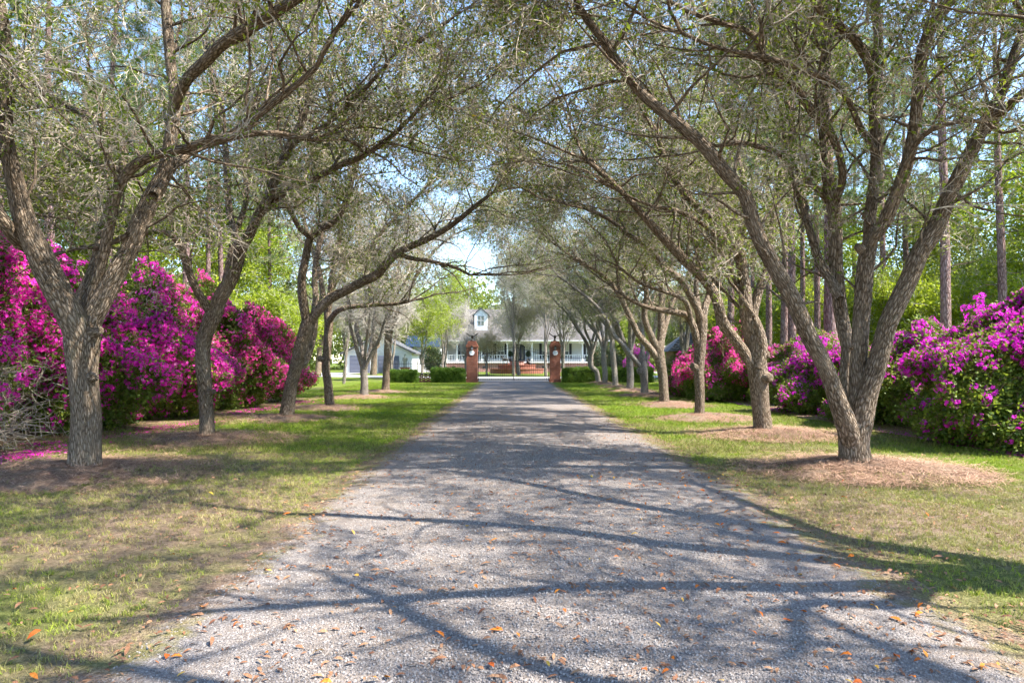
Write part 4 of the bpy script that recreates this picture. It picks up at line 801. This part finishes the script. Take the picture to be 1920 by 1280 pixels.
RANK = ['leftmost', 'second', 'third', 'fourth', 'fifth', 'sixth', 'seventh', 'eighth', 'ninth', 'tenth', 'eleventh', 'twelfth', 'thirteenth', 'fourteenth', 'fifteenth', 'rightmost']
LW = ((-26, 32, 8, 3.2), (-20, 34, 7, 3), (-16, 36, 6.5, 2.8), (-24, 38, 8, 3.4), (-18.5, 41, 7, 3.2), (-14.5, 42, 6, 2.6), (-29, 42, 9, 3.8), (-22, 46, 8, 3.4), (-17, 50, 7, 3.2), (-34, 50, 10, 4.2), (-27, 54, 9, 3.8), (-20, 58, 8, 3.6), (-38, 60, 11, 4.6), (-30, 64, 10, 4.4), (-25, 70, 9, 4.), (-50, 78, 12, 5))
RW = ((24, 33, 7, 3.), (27, 38, 8, 3.4), (22, 39, 7, 3.), (26, 44, 8, 3.4), (20, 47, 7.5, 3.2), (24, 49, 8, 3.4), (31, 48, 9, 3.8), (18, 53, 7, 3.2), (22, 57, 8, 3.6), (29, 57, 9, 4.), (37, 56, 10, 4.2), (17.5, 64, 7, 3.2), (25, 65, 8.5, 3.8), (34, 67, 10, 4.4), (21.5, 71, 8, 3.6), (46, 70, 12, 5))
for W_, word, grp, where in ((LW, 'bright yellow', GL, 'left'), (RW, 'fresh', GR, 'right')):
    order = sorted(range(16), key=lambda i: W_[i][0] / W_[i][1])
    for i, (x, y, H, rad) in enumerate(W_):
        m = B if i % 5 != 1 else PLM; q = order.index(i)
        leafy('%s green understory tree in the %s wood, %s%s' % (word if m is B else 'dull pale', where, RANK[q], ' from the left' if 0 < q < 15 else ''), x, y, H, rad, 430, m, T_LEAF, grp)
tallw = ['leftmost', 'second', 'third', 'fourth', 'fifth', 'sixth', 'seventh', 'eighth', 'ninth', 'tenth', 'eleventh', 'rightmost']
for i, (x, y, H, rad) in enumerate(((-27, 28, 15, 4.6), (-38, 47, 18, 5.5), (-20, 33, 14, 4.2), (-29, 50, 17, 5), (-19, 46, 14, 4.2), (-24, 66, 17, 5), (22, 70, 16, 5), (25, 56, 16, 4.8), (27, 47, 16, 4.8), (30, 40, 16, 5), (27, 30, 15, 4.6), (42, 46, 18, 5.5))):
    leafy('tall light green woodland tree, %s of the twelve tall ones%s' % (tallw[i], ' from the left' if 0 < i < 11 else ''), x, y, H, rad, 620, B if i % 3 else PLM, T_LEAF, 'tall leafy trees in both woods', .16, .3, (.9, 1.7))
# evergreen mass closing the view far behind
n = 5200; a_ = rng.uniform(R(-8), R(188), n); d = rng.uniform(112, 150, n); z = rng.uniform(0, 1, n) ** .8 * (13 + 5 * fnoise(a_ * 40, d * 0, 1.1))
T_FAR = [t_leaf_spray(70, 2.2, .5, .38, .85, 0) for _ in range(3)]
pts = np.stack((np.cos(a_) * d, 20 + np.sin(a_) * d * .95, z), 1)
tag(scatter('woodland', T_FAR, pts, rng.uniform(0, 6.28, (n, 3)), rng.uniform(.9, 1.7, n), ['twig', 'leaf_pale']), 'hazy grey-green wood closing the view beyond the house', 'woodland')

# ------------------------------------------------------------------ gate, pillars, hedges
def part(parent, name, mb, mats, smooth=False): return mb.build(name, mats, parent, smooth)
GY = 51.3
for side, x0, x1 in (('left', -3.40, -2.58), ('right', 2.83, 3.62)):
    xc = (x0 + x1) / 2; hw = (x1 - x0) / 2; root = thing('brick_gate_pillar', '%s red brick gate pillar %s' % (side, 'in shade beside the left hedge' if side == 'left' else 'with sun streaks beside the right hedge'), 'pillar', (xc, GY, 0), 'brick gate pillars')
    part(root, 'shaft', MB().box(-hw, hw, -hw, hw, -.05, 2.62), 'brick')
    part(root, 'plinth', MB().box(-hw - .04, hw + .04, -hw - .04, hw + .04, -.05, .22), 'brick')
    part(root, 'corbel', MB().box(-hw - .045, hw + .045, -hw - .045, hw + .045, 2.62, 2.70), 'brick')
    part(root, 'corbel', MB().box(-hw - .012, hw + .012, -hw - .012, hw + .012, 2.70, 2.78), 'brick')
    for k in range(4): e = hw - .02 - .035 * k; part(root, 'cap_course', MB().box(-e, e, -e, e, 2.78 + k * .075, 2.852 + k * .075), 'brick')
    pl = MB(); a_ = np.linspace(0, 2 * np.pi, 28, False); V = [(.19 * math.cos(q), -hw - .035, 2.18 + .19 * math.sin(q)) for q in a_] + [(.19 * math.cos(q), -hw + .01, 2.18 + .19 * math.sin(q)) for q in a_] + [(0, -hw - .045, 2.18)]
    F = [(i, (i + 1) % 28, 56) for i in range(28)]
    for i in range(28): j = (i + 1) % 28; F += [(i, 28 + i, j), (j, 28 + i, 28 + j)]
    pl.add(V, F); po = part(root, 'plaque', pl, 'plaque'); tag(po, 'round pale plaque')
    part(po, 'lettering', MB().box(-.07, -.01, -hw - .052, -hw - .041, 2.21, 2.235).box(.01, .075, -hw - .052, -hw - .041, 2.21, 2.235), 'plaque_ink')
    ln = part(root, 'lantern', MB().box(-.09, .09, -hw - .16, -hw + .01, 2.42, 2.45).box(-.10, .10, -hw - .17, -hw - .01, 2.62, 2.65).prism([(-.1, 2.65), (.1, 2.65), (.0, 2.74)], -hw - .15, -hw - .03), 'iron')
    part(ln, 'glass', MB().box(-.07, .07, -hw - .14, -hw - .03, 2.45, 2.62), 'lamp_glass')
    # eagle on top
    er = thing('eagle_statue', 'dark spread-winged eagle on top of the %s gate pillar' % side, 'statue', (xc, GY, 3.078), 'eagle statues')
    part(er, 'base', MB().lathe(0, 0, [(.0, 0), (.13, 0), (.13, .03), (.07, .06), (.09, .10), (.05, .15), (0, .16)], 12), 'bronze', True)
    bd = MB(); bd.tube([(0, .16, .15), (0, .08, .21), (0, .0, .27), (0, -.08, .35), (0, -.12, .41), (0, -.17, .42), (0, -.22, .39)], (.03, .07, .095, .08, .05, .045, .008), 10); part(er, 'body', bd, 'bronze', True)
    tl = MB(); tl.add([(-.03, .12, .2), (.03, .12, .2), (-.09, .30, .12), (.09, .30, .12), (0, .2, .2)], [(0, 1, 4), (0, 4, 2), (1, 3, 4), (2, 4, 3), (0, 2, 1), (1, 2, 3)]); part(er, 'tail', tl, 'bronze')
    for sg in (-1, 1):
        wb = MB(); wp = [(0, .30), (.10, .36), (.22, .44), (.34, .52), (.44, .60)]; V = []; F = []
        for i, (wx, wz) in enumerate(wp):
            c_ = (.10, .16, .17, .14, .05)[i]; V += [(sg * wx, -c_ * .5, wz + .02), (sg * wx, c_ * .5 + .02, wz - .04), (sg * wx, -c_ * .5, wz - .015), (sg * wx, c_ * .5 + .02, wz - .06)]
        for i in range(4):
            b = i * 4
            for p_, q_ in ((0, 1), (1, 3), (3, 2), (2, 0)): F += [(b + p_, b + q_, b + 4 + p_), (b + q_, b + 4 + q_, b + 4 + p_)]
        wb.add(V, F + [(16, 17, 18), (17, 19, 18)]); part(er, 'wing', wb, 'bronze')
def bar(x, y, z0, z1, w_=.011): return MB().box(x - w_, x + w_, y - w_, y + w_, z0, z1)
gx0, gx1 = -2.52, 2.77; gm = (gx0 + gx1) / 2
def gtop(x): return 2.02 + .72 * (1 - abs(x - gm) / (gx1 - gm)) ** .8
for side, a0, a1 in (('left', gx0, gm - .015), ('right', gm + .015, gx1)):
    root = thing('iron_gate', '%s leaf of the black iron picket gate across the drive' % side, 'gate', (a0 if side == 'left' else a1, GY, 0), 'leaves of the double gate'); ox = root.location.x
    for x in (a0 + .02, a1 - .02): part(root, 'stile', bar(x - ox, 0, .10, gtop(x) + .06, .022), 'iron')
    for z in (.16, .42, 1.55): part(root, 'rail', MB().box(a0 + .02 - ox, a1 - .02 - ox, -.012, .012, z, z + .035), 'iron')
    xs = np.linspace(a0 + .02, a1 - .02, 14); part(root, 'arched_rail', MB().tube([(x - ox, 0, gtop(x) - .12) for x in xs], [.017] * 14, 6), 'iron')
    for x in np.linspace(a0 + .18, a1 - .18, 15):
        mb = bar(x - ox, .0, .12, gtop(x) + .04); mb.lathe(x - ox, 0, [(.012, gtop(x) + .04), (.028, gtop(x) + .075), (.0, gtop(x) + .15)], 6); part(root, 'picket', mb, 'iron')
for side, a0, a1 in (('left', -9.3, -3.5), ('right', 3.75, 11.2)):
    root = thing('iron_fence', 'black iron picket fence behind the %s hedge' % side, 'fence', (a0, GY + .75, 0), 'iron fences beside the gate'); H_ = 1.55 if side == 'left' else 2.0
    for z in (.2, H_ - .2): part(root, 'rail', MB().box(0, a1 - a0, -.012, .012, z, z + .03), 'iron')
    for i in range(int((a1 - a0) / .17)): part(root, 'picket', bar(.05 + i * .17, 0, .0, H_ + (.04 if i % 2 else 0.), .009 if i % 12 else .03), 'iron')
def hedge(label, x0, x1, y0, y1, h, n):
    cx_, cy_ = (x0 + x1) / 2, (y0 + y1) / 2; root = thing('clipped_hedge', label, 'hedge', (cx_, cy_, 0), 'clipped hedges by the gate'); hx, hy = (x1 - x0) / 2, (y1 - y0) / 2
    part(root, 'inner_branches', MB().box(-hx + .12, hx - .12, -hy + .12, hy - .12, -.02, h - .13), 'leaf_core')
    f = rng.integers(0, 10, n); u, v, z = rng.uniform(-1, 1, n), rng.uniform(-1, 1, n), rng.uniform(.02, 1, n)
    pts = np.where((f < 4)[:, None], np.stack((u * hx, v * hy, z * 0 + h), 1), np.where((f < 8)[:, None], np.stack((u * hx, np.where(f < 7, -1, 1) * hy, z * h), 1), np.stack((np.where(f == 8, -1, 1) * hx, v * hy, z * h), 1)))
    pts = pts * (1 - .05 * np.abs(rng.normal(size=(n, 1)))) + rng.normal(size=(n, 3)) * .03; pts[:, 2] += .05 * fnoise(pts[:, 0], pts[:, 1], .5) * (pts[:, 2] > h * .8)
    scatter('foliage', T_BOX, pts, rng.uniform(0, 6.28, (n, 3)), rng.uniform(.9, 1.5, n), ['twig_red', 'leaf_hedge'], root)
hedge('small clipped hedge left of the brick lattice wall', -8.9, -6.95, 49.6, 50.5, .84, 700)
hedge('clipped box hedge between the lattice wall and the left gate pillar', -5.85, -3.5, 49.6, 50.6, .98, 900)
hedge('long clipped hedge right of the right gate pillar, behind the far trunks', 3.75, 10.3, 49.6, 50.7, 1.02, 2000)
# pierced brick wall
root = thing('brick_lattice_wall', 'low pierced brick wall with a dark coping between the left hedges', 'wall', (-6.4, GY - .35, 0))
part(root, 'wall_base', MB().box(-2.7, 2.9, -.11, .11, -.05, .12), 'brick')
for r_ in range(6):
    for i in range(17):
        x = -2.6 + i * .33 + (.165 if r_ % 2 else 0); part(root, 'brick', MB().box(x, x + .215, -.10, .10, .122 + r_ * .078, .196 + r_ * .078), 'brick')
part(root, 'coping', MB().box(-2.75, 2.95, -.16, .16, .594, .67), 'roof_grey')

# ------------------------------------------------------------------ house
HX, HY = 1., 97.5
house = thing('white_house', 'white porch-fronted house on a brick base behind the gate', 'house', (HX, HY, 0))
def hp(name, mb, mat, parent=house, smooth=False): return mb.xf(np.eye(3), np.array((-HX, -HY, 0.))).build(name, mat, parent, smooth)
hp('brick_base', MB().box(-9.6, 13.5, 97.5, 110, -.1, 1.28), 'brick_pale')
for x in (-8.6, -6.3, -4.2, -1.9, 4.3, 6.6, 9.2, 11.7): hp('foundation_vent', MB().box(x, x + .5, 97.46, 97.52, .55, .8), 'shutter')
hp('porch_floor', MB().box(-9.8, 13.7, 97.3, 100.1, 1.28, 1.5), 'white_paint')
hp('wall', MB().box(-9.4, 13.3, 100, 110, 1.5, 4.6), 'siding')
for z in np.arange(1.75, 4.3, .3): hp('clapboard', MB().prism([(-9.42, z), (13.32, z), (13.32, z + .28), (-9.42, z + .28)], 99.975 - .012, 100.02), 'siding')
hp('porch_beam', MB().box(-9.8, 13.7, 97.35, 97.75, 4.1, 4.42), 'white_paint')
hp('porch_ceiling', MB().box(-9.7, 13.6, 97.75, 100, 4.3, 4.4), 'white_paint')
mb = MB(); mb.add([(-10.2, 96.9, 4.43), (14.1, 96.9, 4.43), (14.1, 104, 9.4), (-10.2, 104, 9.4), (-10.2, 111, 4.43), (14.1, 111, 4.43)], [(0, 1, 2), (0, 2, 3), (3, 2, 5), (3, 5, 4), (0, 3, 4), (1, 5, 2), (0, 4, 5), (0, 5, 1)]); rf = hp('roof', mb, 'roof_tan')
hp('gutter', MB().box(-10.2, 14.1, 96.8, 96.9, 4.36, 4.5), 'white_paint', rf)
hp('chimney', MB().box(8.6, 9.6, 104.5, 105.5, 8.6, 11.2), 'brick', rf)
PXH = lambda px: (px - 960) * .0762
for px in (838, 857, 903, 951, 997, 1045, 1092, 1135):
    x = PXH(px); hp('column', MB().box(x - .15, x + .15, 97.4, 97.7, 1.5, 1.75).lathe(x, 97.55, [(.13, 1.75), (.12, 2.6), (.105, 3.9), (.15, 3.95), (.15, 4.0)], 12).box(x - .16, x + .16, 97.39, 97.71, 4.0, 4.1), 'white_paint', smooth=False)
for a0, a1 in ((838, 857), (857, 903), (903, 951), (997, 1045), (1045, 1092), (1092, 1135)):
    x0, x1 = PXH(a0) + .16, PXH(a1) - .16; rl = hp('balustrade_rail', MB().box(x0, x1, 97.49, 97.61, 2.38, 2.46).box(x0, x1, 97.5, 97.6, 1.6, 1.66), 'white_paint')
    for q in np.linspace(x0 + .15, x1 - .15, int((x1 - x0) / .36)): hp('baluster', MB().box(q - .05, q + .05, 97.51, 97.59, 1.66, 2.38), 'white_paint', rl)
# door with arched head
dx0, dx1 = PXH(961), PXH(985); dm = (dx0 + dx1) / 2; dw = (dx1 - dx0) / 2
def arch(w_, z1, n=10): return [(dm - w_, 1.5), (dm + w_, 1.5)] + [(dm + w_ * math.cos(q), z1 + w_ * .55 * math.sin(q)) for q in np.linspace(0, np.pi, n)]
hp('door_surround', MB().prism(arch(dw + .18, 3.55), 99.86, 99.96), 'white_paint'); dr = hp('door', MB().prism(arch(dw, 3.55), 99.82, 99.855), 'door_dark')
for x in (dm - .55, dm + .55): hp('side_light', MB().box(x - .14, x + .14, 99.80, 99.818, 1.7, 3.6), 'glass', dr)
hp('handle', MB().box(dm + .1, dm + .16, 99.78, 99.818, 2.4, 2.6), 'bronze', dr)
for px in (869, 891, 916, 938, 1025, 1062, 1110):
    x = PXH(px); wn_ = hp('window', MB().box(x - .58, x + .58, 99.88, 99.96, 1.9, 4.12), 'white_paint')
    for z0, z1, mm in ((2.0, 2.95, 'glass'), (3.03, 4.02, 'blind')):
        for sg in (-1, 1): hp('pane', MB().box(x + (.02 if sg > 0 else -.48), x + (.48 if sg > 0 else -.02), 99.86, 99.878, z0, z1), mm, wn_)
    for sg in (-1, 1): hp('shutter', MB().box(x + sg * .78 - .18, x + sg * .78 + .18, 99.88, 99.95, 1.9, 4.12), 'shutter', wn_)
# dormer
xd0, xd1 = PXH(888.5), PXH(913); xm = (xd0 + xd1) / 2
dm_ = hp('dormer', MB().box(xd0, xd1, 99.2, 103.5, 6.05, 8.2).prism([(xd0 - .12, 8.2), (xd1 + .12, 8.2), (xm, 9.15)], 99.21, 103.4), 'white_paint')
hp('dormer_roof', MB().prism([(xd0 - .3, 8.14), (xm, 9.2), (xm, 9.32), (xd0 - .3, 8.26)], 98.95, 103.6).prism([(xd1 + .3, 8.14), (xd1 + .3, 8.26), (xm, 9.32), (xm, 9.2)], 98.95, 103.6), 'roof_grey', dm_)
hp('dormer_window', MB().box(xm - .42, xm + .42, 99.16, 99.198, 6.75, 8.1), 'glass', dm_); hp('glazing_bar', MB().box(xm - .46, xm + .46, 99.13, 99.158, 7.4, 7.47).box(xm - .03, xm + .03, 99.13, 99.158, 6.75, 8.1), 'white_paint', dm_)
for k in range(5): hp('porch_step', MB().box(PXH(952), PXH(996), 97.28 - .32 * (k + 1), 97.28 - .32 * k, -.05, 1.28 - .25 * k), 'brick')
# low left wing with a blue metal roof
wg = thing('house_wing', 'low white wing with a blue metal roof between the garage and the house', 'building', (-12, 96, 0))
def wp_(name, mb, mat, parent=wg): return mb.xf(np.eye(3), np.array((12., -96., 0.))).build(name, mat, parent)
wp_('wall', MB().box(-14.6, -9.9, 95.2, 102, -.1, 3.5), 'white_paint'); mb = MB(); mb.add([(-15, 94.6, 3.52), (-9.7, 94.6, 3.52), (-9.7, 98.6, 5.2), (-15, 98.6, 5.2), (-15, 102.6, 3.52), (-9.7, 102.6, 3.52)], [(0, 1, 2), (0, 2, 3), (3, 2, 5), (3, 5, 4), (0, 3, 4), (1, 5, 2), (0, 4, 5), (0, 5, 1)]); wp_('roof', mb, 'roof_blue')
for x in (-13.6, -11.4): ww = wp_('window', MB().box(x, x + 1., 95.14, 95.21, 1., 2.6), 'white_paint'); wp_('pane', MB().box(x + .1, x + .9, 95.11, 95.138, 1.1, 2.5), 'glass', ww)
# garage
gr = thing('garage', 'white gabled garage with two dark grey doors left of the gate', 'garage', (-17.2, 88, 0))
def gp(name, mb, mat, parent=gr): return mb.xf(np.eye(3), np.array((17.2, -88., 0.))).build(name, mat, parent)
gp('wall', MB().box(-21.6, -12.9, 88, 96, -.1, 2.6).prism([(-21.6, 2.6), (-12.9, 2.6), (-17.25, 4.7)], 88.01, 95.9), 'white_paint')
gp('roof', MB().prism([(-22.1, 2.42), (-17.25, 4.74), (-17.25, 4.92), (-22.1, 2.6)], 87.5, 96.4).prism([(-12.4, 2.42), (-12.4, 2.6), (-17.25, 4.92), (-17.25, 4.74)], 87.5, 96.4), 'roof_grey')
gp('fascia', MB().box(-21.9, -12.6, 87.9, 87.985, 2.5, 2.62), 'white_paint')
for x0, x1 in ((-20.9, -18.3), (-17.25, -14.55)):
    gd = gp('garage_door', MB().box(x0, x1, 87.9, 87.98, .08, 2.22), 'garage_door')
    for k in range(4): gp('door_panel', MB().box(x0 + .05, x1 - .05, 87.87, 87.898, .12 + k * .52, .58 + k * .52), 'garage_door', gd)
# fountain with statues
fo = thing('brick_fountain', 'stepped round brick fountain on the lawn behind the gate', 'fountain', (.6, 86, 0))
part(fo, 'lower_basin', MB().lathe(0, 0, [(0, 0), (3.35, 0), (3.35, .5), (3.42, .5), (3.42, .62), (3.05, .62), (3.05, .45), (0, .45)], 36), 'brick')
part(fo, 'middle_basin', MB().lathe(0, 0, [(2.35, .44), (2.35, 1.0), (2.42, 1.0), (2.42, 1.1), (2.05, 1.1), (2.05, .95), (0, .95)], 32), 'brick')
part(fo, 'pedestal', MB().lathe(0, 0, [(.9, .94), (.9, 1.5), (1., 1.5), (1., 1.58), (0, 1.58)], 24), 'brick_pale')
s1 = thing('heron_statue', 'white heron statue with a curved neck standing on the fountain', 'statue', (.55, 84.2, 1.1)); part(s1, 'body', MB().tube([(0, .2, .5), (0, .05, .62), (0, -.1, .72), (0, -.2, .9), (.05, -.12, 1.1), (.08, -.1, 1.3), (.02, -.2, 1.42), (-.1, -.3, 1.36)], (.03, .16, .17, .09, .06, .05, .07, .01), 10), 'statue_white', True)
for sx in (-.06, .06): part(s1, 'leg', MB().cyl(sx, 0, -.01, .6, .025), 'statue_white')
s2 = thing('deer_statue', 'dark deer statue standing on the left side of the fountain', 'statue', (-.85, 84.3, 1.1)); part(s2, 'body', MB().tube([(.42, 0, .62), (.3, 0, .68), (0, 0, .64), (-.25, 0, .68), (-.36, 0, .9), (-.4, 0, 1.06), (-.55, 0, 1.0)], (.05, .15, .15, .15, .08, .09, .03), 10), 'bronze', True)
for sx, sy in ((-.24, -.07), (-.24, .07), (.28, -.07), (.28, .07)): part(s2, 'leg', MB().tube([(sx, sy, -.01), (sx + .02, sy, .3), (sx, sy, .62)], (.03, .03, .07), 8), 'bronze')
s3 = thing('crouching_statue', 'small dark crouching statue on the right side of the fountain', 'statue', (2., 84.6, 1.1)); part(s3, 'body', MB().tube([(.3, 0, -.01), (.15, 0, .2), (0, 0, .3), (-.1, 0, .5), (-.12, -.05, .62), (-.2, -.1, .66)], (.12, .2, .22, .13, .11, .04), 10), 'bronze', True); part(s3, 'arm', MB().tube([(-.05, -.1, .45), (-.25, -.2, .25), (-.3, -.2, -.01)], (.06, .05, .04), 8), 'bronze')
pd = thing('statue_pedestal', 'red brick pedestal behind the left hedge', 'pedestal', (-9.4, 60, 0)); part(pd, 'block', MB().box(-.34, .34, -.34, .34, -.05, .92), 'brick'); part(pd, 'slab', MB().box(-.4, .4, -.4, .4, .92, 1.02), 'brick')
s4 = thing('figure_statue', 'grey standing figure statue on the brick pedestal by the garage', 'statue', (-9.4, 60, 1.02)); part(s4, 'body', MB().lathe(0, 0, [(.0, 0), (.2, 0), (.2, .05), (.15, .08), (.17, .3), (.13, .55), (.17, .75), (.18, .85), (.06, .93), (.055, .97), (.09, 1.02), (.095, 1.1), (.06, 1.17), (0, 1.19)], 14), 'statue_grey', True)
for sg in (-1, 1): part(s4, 'arm', MB().tube([(sg * .17, 0, .85), (sg * .23, -.03, .65), (sg * .12, -.16, .55)], (.06, .05, .04), 8), 'statue_grey', True)
for px, lab in ((957, 'left'), (991, 'right')):
    x = PXH(px) ; tp_ = thing('potted_plant', 'round potted shrub on the porch, %s of the dark door' % lab, 'plant', (x, 98.3, 1.5), 'potted shrubs by the door'); part(tp_, 'pot', MB().lathe(0, 0, [(0, 0), (.16, 0), (.22, .4), (.19, .4), (0, .36)], 12), 'pot')
    part(tp_, 'stem', MB().cyl(0, 0, .3, .8, .03), 'twig_red'); n = 160; d = rng.normal(size=(n, 3)); d /= np.linalg.norm(d, axis=1)[:, None]; scatter('foliage', T_BOX, d * .36 * rng.uniform(.6, 1, (n, 1)) + (0, 0, 1.05), rng.uniform(0, 6.28, (n, 3)), rng.uniform(1.1, 1.8, n), ['twig_red', 'leaf_dark'], tp_)
# shed with a shingle roof in the right wood
sh = thing('garden_shed', 'small brown shed with a dark shingle roof behind the third right tree', 'shed', (15.4, 60, 0))
part(sh, 'wall', MB().box(-1.5, 1.9, -1.4, 1.6, -.05, 2.5), 'wood_brown'); mb = MB(); mb.add([(-2.1, -2, 2.4), (2.5, -2, 2.4), (2.5, 2.2, 2.4), (-2.1, 2.2, 2.4), (-.2, .1, 4.1), (.7, .1, 4.1)], [(0, 1, 5), (0, 5, 4), (1, 2, 5), (2, 3, 4), (2, 4, 5), (3, 0, 4), (0, 2, 1), (0, 3, 2)]); rs = part(sh, 'roof', mb, 'roof_shingle')
for k in range(9):
    t = k / 9; z = 2.44 + 1.66 * t; y0 = -2.0 + 2.1 * t; xa, xb = -2.1 + 1.9 * t, 2.5 - 1.8 * t; part(rs, 'shingle_course', MB().box(xa, xb, y0 - .09, y0 + .10, z, z + .05), 'roof_shingle')
part(sh, 'door', MB().box(-.3, .7, -1.44, -1.402, 0, 2.05), 'shutter')

# ------------------------------------------------------------------ garden trees and shrubs near the house
YG = 'garden trees around the house'
leafy('bright yellow-green tree with pale stems behind the lattice wall', -7.8, 59, 8.6, 2.7, 360, B, T_LEAF, YG, .07, .3, (.5, .9), stems=3, name='garden_tree')
leafy('yellowish tree with thin pale stems left of the left gate pillar', -6.4, 63, 12., 2.9, 420, B, T_LEAF, YG, .07, .32, (.5, .9), stems=3, name='garden_tree')
leafy('bare greyish tree left of the dormer', -8.2, 84, 10.5, 2.8, 420, ('twig_pale', 'leaf_pale'), T_BARE, YG, .1, .3, (1., 1.7), stems=2, name='garden_tree')
leafy('twin-stemmed pale green tree on the lawn before the front door', .75, 76, 9.2, 3.4, 430, ('twig_pale', 'leaf_pale'), T_PALE, YG, .17, .40, (1., 1.6), stems=2, name='garden_tree')
leafy('twiggy tan crape myrtle right of the left gate pillar', -2.75, 75, 4.6, 1.5, 260, ('twig_tan', 'leaf_pale'), T_BARE, YG, .06, .42, (.5, .9), stems=5, name='crape_myrtle')
leafy('twiggy pale crape myrtle left of the left gate pillar', -5.2, 76, 5.4, 1.6, 220, ('twig_pale', 'leaf_pale'), T_BARE, YG, .06, .42, (.6, .9), stems=4, name='crape_myrtle')
leafy('slender forked pale tree on the lawn before the garage', -11.7, 47.5, 6.8, 1.5, 160, ('twig_pale', 'leaf_pale'), T_BARE, YG, .09, .5, (.6, 1.1), stems=2, name='crape_myrtle')
leafy('pale multi-stemmed tree at the right corner of the garage', -9.9, 56, 7.5, 2.0, 220, ('twig_pale', 'leaf_pale'), T_BARE, YG, .1, .42, (.7, 1.2), stems=3, name='crape_myrtle')
leafy('stout brown tree beside the garage doors', -15.4, 76, 9.5, 3.6, 380, ('twig_pale', 'leaf_pale'), T_BARE, YG, .4, .4, (1., 1.6), 'bark', 1, 'garden_tree')
leafy('tall tan crape myrtle with a sheaf of bare stems before the shed', 12.6, 50, 7.4, 2.0, 240, ('twig_tan', 'leaf_pale'), T_BARE, YG, .07, .55, (.7, 1.2), stems=9, name='crape_myrtle')
leafy('brown-trunked tree left of the garage', -20.4, 72, 10, 3.8, 380, B, T_LEAF, YG, .35, .4, (.8, 1.3), 'bark', 1, 'garden_tree')
leafy('spreading pale green tree standing before the right half of the porch', 5.6, 74, 11, 3.6, 420, PLM, T_PALE, YG, .16, .36, (1., 1.6), stems=2, name='garden_tree')
leafy('tall grey-green tree rising over the right gate pillar', 3.4, 69, 12.5, 3.6, 420, PLM, T_PALE, YG, .16, .52, (1., 1.6), stems=1, name='garden_tree')
leafy('tall feathery tree rising left of the front door', .2, 72, 13, 2.8, 320, PLM, T_PALE, YG, .15, .6, (1., 1.6), stems=1, name='garden_tree')
for x, y, H, rad, lab in ((8.7, 70, 3.2, 1.2, 'dark evergreen shrub right of the porch'), (10.6, 73, 3.6, 1.4, 'taller dark evergreen shrub beside the distant purple azalea'), (-8.3, 70, 3.2, 1.1, 'dark rounded evergreen behind the garden statue'), (14.5, 58.5, 2.3, 1.2, 'bright green shrub in front of the shed')):
    leafy(lab, x, y, H, rad, 260, ('twig_red', 'leaf_dark' if 'dark' in lab else 'leaf_hedge'), T_LEAFS, 'evergreen shrubs by the house', .05, .03, (1.5, 2.4), 'bark', 2, 'evergreen_shrub')
for x, y, H, rad, lab in ((-20, 118, 19, 6.5, 'tall grey-green tree behind the garage'), (-8, 122, 21, 7, 'tall pale tree behind the left end of the house'), (4, 124, 21, 7, 'tall tree behind the middle of the house'), (16, 120, 20, 7, 'tall tree behind the right end of the house'), (27, 108, 14, 6, 'tall tree right of the house'), (-32, 104, 14, 6, 'tall tree beyond the left lawn')):
    leafy(lab, x, y, H, rad, 420, PLM if x < 10 else B, T_LEAF, 'tall trees behind the house', .25, .2, (1.6, 2.6), 'bark_grey', 1, 'background_tree')
